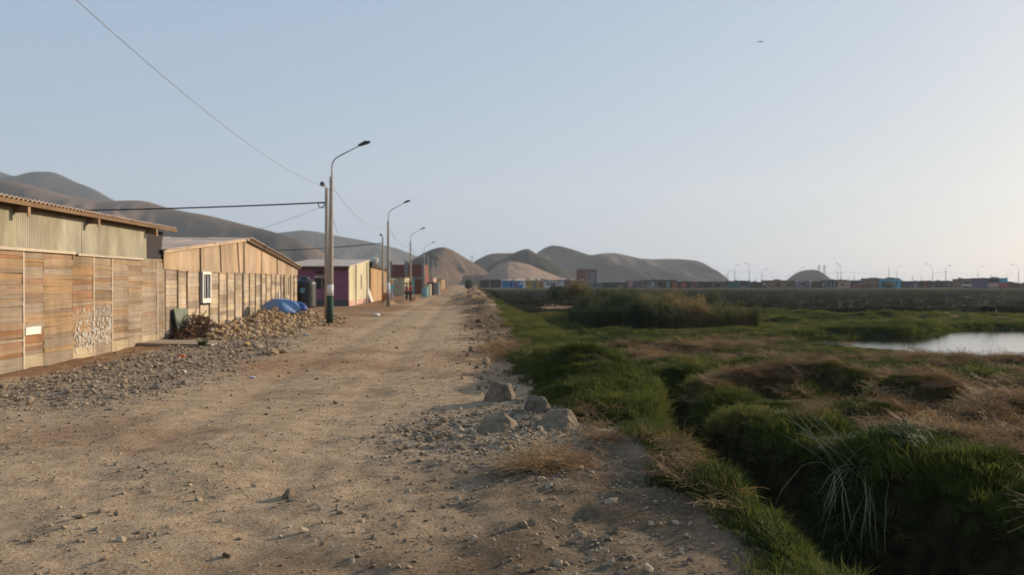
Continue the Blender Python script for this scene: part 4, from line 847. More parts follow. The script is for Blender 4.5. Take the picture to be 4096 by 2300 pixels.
# cables
def wire(label, p0, p1, sag, r, m='wire', n=26, name='cable', group='overhead cables'):
    p0 = Vector(p0); p1 = Vector(p1); pts = []
    for i in range(n + 1): t = i / n; p = p0.lerp(p1, t); p.z -= 4 * sag * t * (1 - t); pts.append(p)
    return tag(MB().tube(pts, r, 6).build(name, M[m], None, True), label, 'cable', group)
sx, sd_, sz_ = sp1
wire('long thin sagging wire crossing the upper left sky', (-6.1, 8.0, 6.1), (sx - .05, 34, 5.72), .55, .007)
wire('thick dark bundled cable running left from the slim service pole', (sx - .05, 34, 5.05), (-27.0, 38.0, 5.05), .12, .032, 'cable')
MB_c = MB().tube([(sx - .2 + .13 * math.cos(t), 33.9, 4.93 + .11 * math.sin(t)) for t in np.linspace(0, 6.0, 16)], .02, 6)
tag(MB_c.build('cable_coil', M['cable'], None, True), 'small coil of spare cable hanging at the slim service pole', 'cable coil')
def lp(i, z): return (lam_pos[i][1], lam_pos[i][0], z)
wire('sagging wire between the first and second street lamps', lp(0, 5.6), lp(1, 5.5), .75, .010)
wire('sagging wire between the second and third street lamps', lp(1, 5.5), lp(2, 5.5), .6, .014)
wire('sagging wire between the third and fourth street lamps', lp(2, 5.4), lp(3, 5.4), .6, .018)
wire('dark cable running left from the service pole over the plank hut', (sp2[0], 70, 5.1), (-30, 74, 4.6), .3, .035, 'cable')
wire('short wire sloping from the slim service pole to the pale roof', (sp1[0] + .1, 34, 4.9), (-12.0, 60, 3.6), .5, .010)
wire('faint wire sloping down over the hills left of the first street lamp', (sp1[0], 34, 4.95), (-12.8, 33, 3.2), .12, .007)
# lamp posts across the marsh
far = [(2911, 1090, 2925, 1082, 'above the low dim hut'), (2939, 1085, 2947, 1062, 'over the left end of the teal shed'), (2997, 1083, 2988, 1053, 'over the right end of the teal shed'), (3048, 1093, 3066, 1076, 'above the dark hut'),
       (3094, 1105, 3087, 1088, 'above the mud house door'), (3198, 1094, 3212, 1069, 'in front of the rocky dome top'), (3350, 1088, 3356, 1066, 'above the slatted hut'), (3364, 1085, 3351, 1055, 'above the dull pink house'),
       (3586, 1093, 3600, 1065, 'above the turquoise house'), (3686, 1107, 3679, 1093, 'small one behind the long house'), (3730, 1087, 3707, 1055, 'rising at the white van'), (3783, 1083, 3796, 1062, 'right of the white van'),
       (3912, 1095, 3931, 1065, 'over the stall house'), (4026, 1103, 4042, 1089, 'behind the turquoise kiosk sign'), (4074, 1087, 4048, 1058, 'right of the kiosk by the picture edge')]
far_tops = []
for px, yt, hx, hy, where in far:
    d = (5.9 - EYE) * F / (HY - yt); x = pxd(px, d); dx = pxd(hx, d) - x; zh = zy(hy, d)
    t = thing('street_lamp', 'thin curved street lamp across the marsh, ' + where, 'street lamp', (x, d, -.3), 0, 'street lamps across the marsh')
    MB().tube([(0, 0, 0), (0, 0, 6.2)], [.13, .10], 8).build('pole', M['grey_con'], t, True)
    h = zh + .3
    MB().tube([(0, -.02, 6.1), (0, -.02, 6.2 + (h - 6.2) * .4), (dx * .12, -.02, 6.2 + (h - 6.2) * .65), (dx * .4, -.02, 6.2 + (h - 6.2) * .88), (dx, -.02, h)], .045, 6).build('arm', M['grey_con'], t, True)
    s = 1 if dx > 0 else -1
    MB().prism([(dx - .1 * s, h - .1), (dx + .75 * s, h - .06), (dx + .7 * s, h + .12), (dx - .05 * s, h + .1)], 'y', -.2, .2).build('lamp_head', M['grey_con'], t)
    far_tops.append((x, d, 5.7))
for k in range(len(far_tops) - 1):
    if k in (9,): continue
    a, b = far_tops[k], far_tops[k + 1]
    wire('thin cable running right from lamp post ' + far[k][4], a, b, .35, .035, 'wire', 10, group='cables across the marsh')
for lb, px, yt, d in (('left one of the twin lattice poles right of the rocky dome', 3276, 1060, 285), ('right one of the twin lattice poles right of the rocky dome', 3297, 1060, 285)):
    x = pxd(px, d); t = thing('twin_pole', lb, 'utility pole', (x, d, -.3), 0, 'twin poles by the dome'); zt = zy(yt, d) + .3
    for s in (-.28, .28): MB().tube([(s, 0, 0), (s, 0, zt)], .1, 6).build('leg', M['grey_con'], t)
    for i in range(5): MB().box(-.3, .3, -.05, .05, zt * .5 + i * zt * .11, zt * .5 + i * zt * .11 + .14).build('rung', M['grey_con'], t)
for px, yt, wh in ((3395, 1108, 'above the lean to'), (3417, 1101, 'right of the dull pink house'), (3555, 1071, 'tall thin mast over the turquoise house'), (3650, 1102, 'left of the small lamp behind the long house'), (3842, 1110, 'left of the stall house'), (3964, 1098, 'over the red kiosk'), (2905, 1096, 'beside the leftmost lamp post'), (2960, 1112, 'short one above the teal shed'), (3020, 1112, 'short one left of the dark hut')):
    d = 300; x = pxd(px, d); o = MB().tube([(0, 0, 0), (0, 0, zy(yt, d) + .3)], [.11, .08], 6).build('thin_pole', M['grey_con']); o.location = (x, d, -.3); tag(o, 'plain thin pole across the marsh, ' + wh, 'pole', 'plain poles across the marsh')
# ------------------------------------------------------------------ round tree, shrubs
LEAF = mat('tree_leaves', (.045, .07, .028), (.022, .036, .014), 3, .8)
def bush(name, label, cat, x, y, z0, w, h, n, ls, seed, trunk=True, m=LEAF):
    r = random.Random(seed); t = thing(name, label, cat, (x, y, z0)); b = MB()
    for i in range(n):
        v = Vector((r.gauss(0, 1), r.gauss(0, 1), r.gauss(0, 1))).normalized() * (r.random() ** .4)
        v *= 1 + .25 * math.sin(3 * v.x + seed) * math.cos(4 * v.y)
        p = Vector((v.x * w / 2, v.y * w / 2, h * .55 + v.z * h * .45)); a = Vector((r.gauss(0, 1), r.gauss(0, 1), r.gauss(0, 1))).normalized(); c = a.orthogonal().normalized() * ls; a = a * ls * 1.6
        k = len(b.v); b.v += [tuple(p - a), tuple(p + c), tuple(p + a), tuple(p - c)]; b.f.append((k, k + 1, k + 2, k + 3))
    b.build('crown', m, t)
    if trunk:
        MB().tube([(0, 0, 0), (.05, 0, h * .3), (0, .05, h * .6)], [w * .05, w * .035, w * .015], 7).build('trunk', M['twig'], t)
bush('round_tree', 'small round dark green tree at the far end of the road', 'tree', pxd(1876, 188), 188, -.1, 1.9, 2.3, 500, .16, 3)
bush('dark_shrub', 'dark green shrub in the marsh below the white house', 'shrub', pxd(2238, 78), 78, -.35, 2.0, 1.7, 700, .10, 4)
bush('dark_shrub', 'grey green shrub by the turquoise house wall', 'shrub', pxd(3555, 250), 250, -.3, 4.2, 2.0, 400, .22, 5)
# ------------------------------------------------------------------ people
def person(label, px, d, top, legs, hair, facing=0.0, h=1.62, arm=0.0):
    x = pxd(px, d); t = thing('person', label, 'person', (x, d, gz(x, d)), facing, 'people standing in the road'); s = h / 1.7
    J = {'pel': (0, 0, .92), 'bel': (0, .0, 1.08), 'che': (0, .0, 1.30), 'nek': (0, -.01, 1.47), 'hed': (0, -.02, 1.60), 'top': (0, -.01, 1.69), 'nose': (0, -.115, 1.585)}
    for k, sg in (('l', -1), ('r', 1)):
        J.update({'sh' + k: (.17 * sg, 0, 1.40), 'el' + k: (.23 * sg, .03 + arm * .0, 1.13), 'wr' + k: (.22 * sg, -.08 - arm * .1, .90), 'ha' + k: (.22 * sg, -.12 - arm * .1, .80), 'hi' + k: (.09 * sg, 0, .88), 'kn' + k: (.10 * sg, -.02, .49), 'an' + k: (.11 * sg, .02, .08), 'to' + k: (.12 * sg, -.15, .035)})
    Rr = {'pel': .125, 'bel': .115, 'che': .135, 'nek': .05, 'hed': .095, 'top': .06, 'nose': .016}
    for k in 'lr': Rr.update({'sh' + k: .06, 'el' + k: .042, 'wr' + k: .028, 'ha' + k: .03, 'hi' + k: .085, 'kn' + k: .058, 'an' + k: .04, 'to' + k: .032})
    E = [('pel', 'bel'), ('bel', 'che'), ('che', 'nek'), ('nek', 'hed'), ('hed', 'top'), ('hed', 'nose')]
    for k in 'lr': E += [('che', 'sh' + k), ('sh' + k, 'el' + k), ('el' + k, 'wr' + k), ('wr' + k, 'ha' + k), ('pel', 'hi' + k), ('hi' + k, 'kn' + k), ('kn' + k, 'an' + k), ('an' + k, 'to' + k)]
    def skin(name, keys, grow, m_, edges):
        ks = [k for k in J if k in keys]; ii = {k: i for i, k in enumerate(ks)}
        me = bpy.data.meshes.new(name); me.from_pydata([tuple(c * s for c in J[k]) for k in ks], [(ii[a], ii[b]) for a, b in edges if a in ii and b in ii], [])
        o = link(name, me, t); me.materials.append(m_); md = o.modifiers.new('skin', 'SKIN'); me.skin_vertices.new() if not me.skin_vertices else None
        for k in ks: v = me.skin_vertices[0].data[ii[k]]; v.radius = ((Rr[k] + grow) * s,) * 2; v.use_root = (k == ks[0])
        o.modifiers.new('sub', 'SUBSURF').render_levels = 1
        return o
    skin('body', set(J), 0, flat('skin', (.26, .14, .085)), E)
    skin('shirt', {'bel', 'che', 'shl', 'shr', 'ell', 'elr', 'pel'}, .022, top, E)
    skin('trousers', {'pel', 'hil', 'hir', 'knl', 'knr', 'anl', 'anr'}, .026, legs, E)
    b = MB(); b.lathe([(.10, -.05), (.115, .02), (.10, .08), (.05, .12), (.01, .125)], 14); o = b.build('hair', hair, t, True); o.location = (0, .02 * s, 1.625 * s); o.scale = (s * .95, s, s)
red1 = flat('dark_red_cloth', (.20, .03, .035)); red2 = flat('pink_red_cloth', (.50, .05, .10)); dk = flat('dark_trousers', (.025, .035, .045)); tl = flat('cyan_cloth', (.02, .34, .40)); jn = flat('pale_jeans', (.36, .40, .50)); hr = flat('black_hair', (.015, .012, .01))
person('person in dark red top and dark trousers standing in the road', 1626, 66, red1, dk, hr, 1.9)
person('person in bright pinkish red top beside the person in dark red', 1642, 65.5, red2, dk, hr, -1.2, 1.6)
person('person in cyan top and pale jeans at the second street lamp', 1563, 66.5, tl, jn, hr, .6, 1.72)
# ------------------------------------------------------------------ grazing animal and bird
def skinned(name, pts, edges, m_, parent):
    ks = list(pts); ii = {k: i for i, k in enumerate(ks)}; me = bpy.data.meshes.new(name)
    me.from_pydata([pts[k][0] for k in ks], [(ii[a], ii[b]) for a, b in edges], []); o = link(name, me, parent); me.materials.append(m_)
    o.modifiers.new('skin', 'SKIN')
    for k in ks: v = me.skin_vertices[0].data[ii[k]]; v.radius = pts[k][1] if hasattr(pts[k][1], '__len__') else (pts[k][1],) * 2; v.use_root = (k == ks[0])
    o.modifiers.new('sub', 'SUBSURF').render_levels = 2; return o
ad = 50.0; ax = pxd(3950, ad); goat = thing('grazing_goat', 'black goat with white face grazing on the far pond bank', 'goat', (ax, ad, gz(ax, ad) + .03))
P = {'rump': ((-.34, 0, .44), .13), 'bel': ((-.1, 0, .46), .15), 'che': ((.18, 0, .47), .14), 'nek': ((.34, 0, .47), .085), 'pol': ((.45, 0, .38), .065), 'muz': ((.53, 0, .20), .035), 'tail': ((-.47, 0, .44), .03), 'tal2': ((-.50, 0, .34), .015)}
E_ = [('rump', 'bel'), ('bel', 'che'), ('che', 'nek'), ('nek', 'pol'), ('pol', 'muz'), ('rump', 'tail'), ('tail', 'tal2')]
for k, sg in (('l', -1), ('r', 1)):
    P.update({'st' + k: ((-.33, .07 * sg, .32), .075), 'hk' + k: ((-.40 + .06 * sg, .08 * sg, .17), .026), 'hf' + k: ((-.36 + .06 * sg, .08 * sg, .01), .022), 'sh' + k: ((.20, .07 * sg, .32), .06), 'fk' + k: ((.22 + .05 * sg, .08 * sg, .16), .024), 'ff' + k: ((.21 + .05 * sg, .08 * sg, .01), .022)})
    E_ += [('rump', 'st' + k), ('st' + k, 'hk' + k), ('hk' + k, 'hf' + k), ('che', 'sh' + k), ('sh' + k, 'fk' + k), ('fk' + k, 'ff' + k)]
skinned('body', P, E_, flat('black_hide', (.012, .011, .011)), goat)
skinned('face_blaze', {'a': ((.505, -.005, .36), .022), 'b': ((.555, -.005, .26), .028), 'c': ((.578, 0, .18), .026)}, [('a', 'b'), ('b', 'c')], flat('white_hair', (.62, .60, .57)), goat)
for sg in (-1, 1): MB().prism([(0, 0), (.09, -.01), (.05, .035)], 'z', 0, .015).build('ear', flat('ear_hide', (.014, .012, .012)), goat, loc=(.42, .07 * sg, .42))
bd_ = 95.0; bird = thing('flying_bird', 'dark bird flying alone in the upper right sky', 'bird', (pxd(3038, bd_), bd_, zy(170, bd_)), .2)
BM = flat('bird_plumage', (.05, .05, .055))
skinned('body', {'t': ((.0, .2, 0), .012), 'b': ((0, .05, 0), .04), 'c': ((0, -.1, .01), .045), 'h': ((0, -.22, .03), .025), 'k': ((0, -.28, .025), .008)}, [('b', 't'), ('b', 'c'), ('c', 'h'), ('h', 'k')], BM, bird)
for sg in (-1, 1):
    w = MB(); pts = [(0, .05), (.16, .085), (.34, .03), (.46, -.05)]
    for i, (xx, zz) in enumerate(pts): c = (.11, .10, .075, .01)[i]; yo = (-.02, -.03, 0, .06)[i]; w.v += [(sg * xx, yo - c, zz), (sg * xx, yo + c, zz - .01), (sg * xx, yo, zz + .012)]
    for i in range(3):
        for a_, b_ in ((0, 2), (2, 1), (1, 0)): w.f.append((3 * i + a_, 3 * i + b_, 3 * i + 3 + b_, 3 * i + 3 + a_))
    w.build('wing', BM, bird)
# bits of litter
for px, py, s, c, lb in ((722, 1432, .09, (.55, .12, .04), 'orange scrap of plastic among the gravel near the slab'), (1506, 1262, .2, (.6, .58, .55), 'white scrap of plastic on the road beyond the first lamp'), (1008, 1502, .06, (.6, .58, .55), 'white scrap of paper at the gravel edge of the road'), (737, 1492, .05, (.6, .58, .55), 'small white scrap in the gravel below the orange scrap'), (1228, 1343, .09, (.6, .58, .56), 'white scrap lying among the rubble stones')):
    d = F * (EYE - .03) / (py - HY); x = pxd(px, d); o = link('litter_scrap', lump('litter_scrap', 1, 1, 1, px, flat('litter', c)), None, (x, d, gz(x, d) + s * .25), (0, 0, px), (s * 1.2, s * .8, s * .5)); tag(o, lb, 'litter')
pl = thing('weed', 'small green weed growing at the edge of the concrete slab', 'weed', (pxd(808, 20.1), 20.1, gz(pxd(808, 20.1), 20.1)))
wd = MB()
for k in range(60):
    a = random.uniform(0, 6.28); l = random.uniform(.08, .2); p = Vector((.05 * math.cos(a), .05 * math.sin(a), .0)); q = p + Vector((math.cos(a) * l * .7, math.sin(a) * l * .7, l)); n_ = Vector((-math.sin(a), math.cos(a), 0)) * .02
    i = len(wd.v); wd.v += [tuple(p), tuple((p + q) / 2 + n_), tuple(q), tuple((p + q) / 2 - n_)]; wd.f.append((i, i + 1, i + 2, i + 3))
wd.build('leaves', LEAF, pl)
# ------------------------------------------------------------------ scattered ground cover (geometry nodes)
def scatter(name, protos, pts, rot, scl, pick, tint, label):
    me = bpy.data.meshes.new(name); me.vertices.add(len(pts)); me.vertices.foreach_set('co', np.asarray(pts, np.float32).ravel())
    for an, tp, arr in (('rot', 'FLOAT_VECTOR', rot), ('scl', 'FLOAT_VECTOR', scl), ('pick', 'INT', pick), ('tint', 'FLOAT', tint)):
        a = me.attributes.new(an, tp, 'POINT'); key = 'vector' if tp == 'FLOAT_VECTOR' else 'value'
        a.data.foreach_set(key, np.asarray(arr, np.int32 if tp == 'INT' else np.float32).ravel())
    g = bpy.data.node_groups.new(name, 'GeometryNodeTree')
    g.interface.new_socket('Geometry', in_out='INPUT', socket_type='NodeSocketGeometry'); g.interface.new_socket('Geometry', in_out='OUTPUT', socket_type='NodeSocketGeometry')
    N = g.nodes; L = g.links; gi = N.new('NodeGroupInput'); go = N.new('NodeGroupOutput'); ip = N.new('GeometryNodeInstanceOnPoints'); gti = N.new('GeometryNodeGeometryToInstance')
    for pmesh in reversed(protos):
        po = bpy.data.objects.new(name + '_source', pmesh); oi = N.new('GeometryNodeObjectInfo'); oi.inputs['Object'].default_value = po; L.new(oi.outputs['Geometry'], gti.inputs[0])
    def attr(nm, tp):
        a = N.new('GeometryNodeInputNamedAttribute'); a.data_type = tp; a.inputs['Name'].default_value = nm; return a.outputs['Attribute']
    L.new(gi.outputs[0], ip.inputs['Points']); L.new(gti.outputs[0], ip.inputs['Instance']); ip.inputs['Pick Instance'].default_value = True
    L.new(attr('pick', 'INT'), ip.inputs['Instance Index']); L.new(attr('rot', 'FLOAT_VECTOR'), ip.inputs['Rotation']); L.new(attr('scl', 'FLOAT_VECTOR'), ip.inputs['Scale'])
    L.new(ip.outputs[0], go.inputs[0])
    o = link(name, me); o.modifiers.new('scatter', 'NODES').node_group = g
    return tag(o, label, kind='stuff')
def tuft(name, seed, n, r, h, w, lean, m, curl=1.0):
    q = random.Random(seed); b = MB()
    for k in range(n):
        a = q.uniform(0, 6.283); rr = r * q.random() ** .5; p = Vector((rr * math.cos(a), rr * math.sin(a), -.01)); l = h * q.uniform(.5, 1.1)
        da = a + q.gauss(0, .7); ln = lean * q.uniform(.3, 1.3); dirv = Vector((math.cos(da), math.sin(da), 0)); sd2 = Vector((-math.sin(da), math.cos(da), 0)) * w * q.uniform(.6, 1.2) * .5
        p1 = p + Vector((0, 0, l * .5)) + dirv * l * .22 * ln; p2 = p1 + Vector((0, 0, l * .42 * (1 - .55 * ln * curl))) + dirv * l * .5 * ln
        i = len(b.v); b.v += [tuple(p - sd2), tuple(p + sd2), tuple(p1 + sd2 * .8), tuple(p1 - sd2 * .8), tuple(p2)]; b.f += [(i, i + 1, i + 2, i + 3), (i + 3, i + 2, i + 4)]
    return b.mesh(name, m)
def straw_tuft(name, seed, n, r, m, w=.005):
    q = random.Random(seed); b = MB()
    for k in range(n):
        a = q.uniform(0, 6.283); rr = r * q.random() ** .5; p = Vector((rr * math.cos(a), rr * math.sin(a), q.uniform(0, .05))); da = q.uniform(0, 6.283); l = q.uniform(.08, .22)
        pts = [p]
        for s in range(3): da += q.gauss(0, .6); p = p + Vector((math.cos(da) * l / 3, math.sin(da) * l / 3, q.gauss(.004, .018))); pts.append(p)
        i = len(b.v)
        for p in pts: b.v += [tuple(p + Vector((-math.sin(da), math.cos(da), 0)) * w / 2), tuple(p - Vector((-math.sin(da), math.cos(da), 0)) * w / 2 + Vector((0, 0, w * .5)))]
        for s in range(3): b.f.append((i + 2 * s, i + 2 * s + 1, i + 2 * s + 3, i + 2 * s + 2))
    return b.mesh(name, m)
grass_m = blade_mat('marsh_grass', (.046, .062, .013), (.118, .132, .027), (.235, .155, .066))
straw_m = blade_mat('dry_straw', (.13, .078, .038), (.29, .182, .088), (.47, .33, .175), .3)
reed_m = blade_mat('reed_leaf', (.050, .068, .028), (.125, .135, .052), (.33, .22, .10), .5)
def sample(n, x0f, x1f, y0, y1, power=1.0):
    """n points spread between two distances, denser close to the camera"""
    u = rng.random(n); y = y0 * (y1 / y0) ** (u ** power); a, b = x0f(y), x1f(y); return a + rng.random(n) * (b - a), y
def normal_tilt(x, y):
    e = .12; zx = (height(x + e, y) - height(x - e, y)) / (2 * e); zy_ = (height(x, y + e) - height(x, y - e)) / (2 * e); return zx, zy_
view_r = lambda y: .67 * y + 1.5
G_TUFTS = [tuft('grass_tuft', i, 70, .14, .065, .008, 1.2, grass_m) for i in range(4)] + [tuft('grass_tuft', 10 + i, 44, .11, .15, .007, 1.2, grass_m) for i in range(3)]
def spread_grass(name, n, y0, y1, base, label, power=1.0, w=1.0, lo=.5, tall=None):
    x, y = sample(n, lambda y: .6 - SL * y + 0 * y, view_r, y0, y1, power)
    g, st, br_, gv, rd, dm_, cu_ = masks(x, y); sd = sdpoly(x, y, POND)
    thin = .25 + .75 * sstep(-.22, .06, fbm(x, y, .7, 3, 64)); far_cut = sstep(.1, .5, x + SL * y - ditch_l(y)) * (1 - sstep(-.45, -.1, x + SL * y - ditch_r(y))) * sstep(8, 10, y) * (1 - sstep(26, 36, y))
    keep = (rng.random(n) < g * thin * (1 - .95 * far_cut) * (1 - .97 * cu_) * (1 - .72 * st * (1 - sstep(26, 45, y)))) & (sd > -.05); x, y, st, sd = x[keep], y[keep], st[keep], sd[keep]; k = len(x)
    z = height(x, y); zx, zy_ = normal_tilt(x, y)
    hf = np.clip(fbm(x, y, .9, 3, 61) * 1.6 + .5, 0, 1)
    s = base * (.7 + .8 * hf) * (.8 + .4 * rng.random(k)) * np.where((y < 34) & (sd < 9) & (y > 18), .62, 1); tallk = np.where((sd > 0) & (sd < 1.6) & (y > 33), 1.9, 1.0)
    lng = (np.hypot(zx, zy_) > 1.0) | (rng.random(k) < .05)
    pick = np.where(lng, rng.integers(4, 7, k), rng.integers(0, 4, k))
    tint = np.clip(.24 + .22 * gau(x + SL * y, y, 2.6, 40, 1.5, 20) + .95 * fbm(x, y, 1.3, 3, 62) + .6 * (rng.random(k) - .5) + .65 * st * (1 - sstep(30, 50, y)) + .55 * fbm(x, y, 6, 2, 63), 0, 1)
    rot = np.stack([np.clip(zy_, -.9, .9) * .6 * -1 * -1 + rng.normal(0, .12, k), -np.clip(zx, -.9, .9) * .6 * -1 + rng.normal(0, .12, k), rng.random(k) * 6.28], -1)
    return scatter(name, G_TUFTS, np.stack([x, y, z], -1), rot, np.stack([s * w, s * w, s * tallk], -1), pick, tint, label)
spread_grass('marsh_grass', 36000, 3.6, 17, 1.0, 'short dark green marsh grass on the hummocks and ditch banks', .85)
spread_grass('far_marsh_grass', 46000, 15, 62, 1.5, 'green marsh grass farther back around the pond', .8, 1.15)
# scrubby plain
x, y = sample(30000, lambda y: -.05 * y + 2.5, view_r, 55, 170, .85); g = masks(x, y)[0]; k_ = rng.random(len(x)) < g; x, y = x[k_], y[k_]; k = len(x)
s = rng.uniform(.7, 1.5, k) * (.6 + 1.2 * np.clip(fbm(x, y, 9, 2, 65) + .5, 0, 1))
scrub_m = blade_mat('dull_scrub', (.028, .031, .017), (.040, .041, .023), (.060, .053, .032), .2)
S_T = [tuft('scrub_tuft', 40 + i, 70, .16, .14, .009, 1.0, scrub_m) for i in range(3)]
scatter('plain_scrub', S_T, np.stack([x, y, height(x, y)], -1), np.stack([rng.normal(0, .1, k), rng.normal(0, .1, k), rng.random(k) * 6.28], -1), np.stack([s * 3.2, s * 3.2, s * 2.0], -1), rng.integers(0, 3, k), np.clip(.4 + .9 * fbm(x, y, 14, 3, 66) + .3 * (rng.random(k) - .5), 0, 1), 'dull grey green scrub covering the far plain')
# straw
x, y = sample(60000, lambda y: -.06 * y + .2, view_r, 3.8, 34, .8); g, st, br_, gv, rd, dm_, cu_ = masks(x, y); keep = (rng.random(len(x)) < np.maximum(np.clip(st * 1.2 - .1, 0, 1) * g * (1 - .95 * cu_), br_ * .4)) & (sdpoly(x, y, POND) > .4); x, y = x[keep], y[keep]; k = len(x)
ST = [straw_tuft('straw_tuft', 70 + i, 34, .14, straw_m) for i in range(4)]
s = (.8 + .5 * rng.random(k)) * (1 + .35 * sstep(10, 26, y))
scatter('dry_straw', ST, np.stack([x, y, height(x, y) + .03 + .09 * rng.random(k) * g[keep]], -1), np.stack([rng.normal(0, .3, k), rng.normal(0, .3, k), rng.random(k) * 6.28], -1), np.stack([s, s, s * .45], -1), rng.integers(0, 4, k), np.clip(.42 + .9 * fbm(x, y, .8, 2, 71) + .35 * (rng.random(k) - .5), 0, 1), 'matted dry brown straw lying over the hummocks')
# reeds
def reed(seed):
    q = random.Random(seed); b = MB()
    for k in range(9):
        a = q.uniform(0, 6.28); p = Vector((.16 * q.random() * math.cos(a), .16 * q.random() * math.sin(a), 0)); ln = q.uniform(.02, .22); d_ = Vector((math.cos(a), math.sin(a), 0)); H = q.uniform(1.1, 1.75)
        top = p + Vector((0, 0, H)) + d_ * ln; b.tube([p, (p + top) / 2 + d_ * .02, top], [.010, .008, .004], 3, False)
        for j in range(7):
            t = q.uniform(.25, .98); c = p.lerp(top, t); ha = q.uniform(0, 6.28); l = q.uniform(.25, .5); dv2 = Vector((math.cos(ha), math.sin(ha), 0)); sv = Vector((-math.sin(ha), math.cos(ha), 0)) * .016
            m1 = c + dv2 * l * .5 + Vector((0, 0, l * .35)); e = c + dv2 * l + Vector((0, 0, l * q.uniform(-.3, .3))); i = len(b.v)
            b.v += [tuple(c - sv * .5), tuple(c + sv * .5), tuple(m1 + sv), tuple(m1 - sv), tuple(e)]; b.f += [(i, i + 1, i + 2, i + 3), (i + 3, i + 2, i + 4)]
    return b.mesh('reed_stand', reed_m)
RS = [reed(i) for i in range(4)]
n = 2100; x = 3.3 + 8.4 * rng.random(n); y = 37.5 + 13 * rng.random(n) ** 1.3
edge = np.minimum(np.minimum(x - 3.3, 11.7 - x) / 3.0, 1) + 1.9 * fbm(x, y, 1.5, 3, 81) - .12
keep = edge > .1; x, y, edge = x[keep], y[keep], edge[keep]; k = len(x); s = (.42 + .46 * np.clip(edge, 0, 1)) * rng.uniform(.55, 1.3, k)
tn = np.clip(.24 + 1.2 * fbm(x, y, 1.8, 3, 82) + .3 * (rng.random(k) - .5) + .35 * np.exp(-((x - 8.6) / 1.6) ** 2), 0, 1)
scatter('reed_bed', RS, np.stack([x, y, height(x, y) - .05], -1), np.stack([rng.normal(0, .08, k), rng.normal(0, .08, k), rng.random(k) * 6.28], -1), np.stack([s, s, s], -1), rng.integers(0, 4, k), tn, 'tall mixed green and straw coloured reed bed in the marsh')
n = 90; x = pxd(2310, 76) + rng.normal(0, .55, n); y = 76 + rng.normal(0, .8, n); s = rng.uniform(.8, 1.3, n)
scatter('reed_bed', RS, np.stack([x, y, height(x, y) - .05], -1), np.stack([rng.normal(0, .08, n), rng.normal(0, .08, n), rng.random(n) * 6.28], -1), np.stack([s, s, s], -1), rng.integers(0, 4, n), np.clip(rng.normal(.7, .2, n), 0, 1), 'small tan reed stand in the marsh below the brown house')
# gravel and pebbles
peb_m = tint_mat('pebble', (.12, .088, .058), (.41, .31, .20))
PB = [rock_mesh('pebble', 500 + i, peb_m, 1, 6, .65) for i in range(6)]
x, y = sample(80000, lambda y: -.66 * y - 1.0, lambda y: .35 * y + 1.0, 3.9, 30, .75); g, st, br_, gv, rd, dm_, cu_ = masks(x, y); xr = x + SL * y
keep = (rng.random(len(x)) < np.clip(.34 + .60 * gv - .27 * np.exp(-((xr + 3.3 + .8 * fbm(x * 0, y, 5., 2, 91)) / .55) ** 2) - .27 * np.exp(-((xr + 1.3 + .8 * fbm(x * 0, y, 5., 2, 91)) / .5) ** 2), 0, 1) * (1 - g)) & (xr > -8.2); x, y, gv = x[keep], y[keep], gv[keep]; k = len(x)
s = np.exp(rng.normal(-5.05, .6, k)) * (1 + 1.4 * gv) * (1 + .5 * sstep(10, 22, y)); s = np.clip(s * .9, .004, .065)
scatter('gravel', PB, np.stack([x, y, height(x, y) + s * .25], -1), rng.random((k, 3)) * np.array([.8, .8, 6.28]), np.stack([s * rng.uniform(.9, 1.6, k), s, s * rng.uniform(.6, 1, k)], -1), rng.integers(0, 6, k), np.clip(rng.normal(.5, .25, k), 0, 1), 'grey and tan gravel strewn over the dirt road and its verges')
# rubble crumbs filling the heap
n = 2600; yy = rng.uniform(22.2, 37, n); xr = rng.normal(-6.9, .75, n); keep = (xr > -8.1) & (xr < -4.8); yy, xr = yy[keep], xr[keep]; x = xr - SL * yy; k = len(x); s = np.clip(np.exp(rng.normal(-2.9, .4, k)), .02, .12)
crumb_m = tint_mat('rubble_crumb', (.20, .135, .075), (.48, .345, .195))
scatter('rubble', [rock_mesh('rubble_crumb', 600 + i, crumb_m, 1, 6, .8) for i in range(5)], np.stack([x, yy, height(x, yy) + s * .3], -1), rng.random((k, 3)) * 3, np.stack([s * 1.2, s, s], -1), rng.integers(0, 5, k), np.clip(rng.normal(.5, .22, k), 0, 1), 'small broken rubble filling the heap by the batten house')
n = 1500; yy = 12 * (110 / 12) ** rng.random(n); xr = rng.normal(.9, .85, n); x = xr - SL * yy; g = masks(x, yy)[0]; keep = (g < .5) & (xr > -.15); x, yy = x[keep], yy[keep]; k = len(x); s = np.clip(np.exp(rng.normal(-3.75, .6, k)), .01, .13) * (1 + .5 * sstep(40, 90, yy))
clod_m = tint_mat('dirt_clod', (.13, .080, .048), (.36, .25, .155))
scatter('dirt_clods', [rock_mesh('dirt_clod', 700 + i, clod_m, 1, 6, .8) for i in range(5)], np.stack([x, yy, height(x, yy) + s * .25], -1), rng.random((k, 3)) * 3, np.stack([s * 1.3, s, s * .8], -1), rng.integers(0, 5, k), np.clip(rng.normal(.42, .25, k), 0, 1), 'brown earth clods and broken stone along the right road edge')
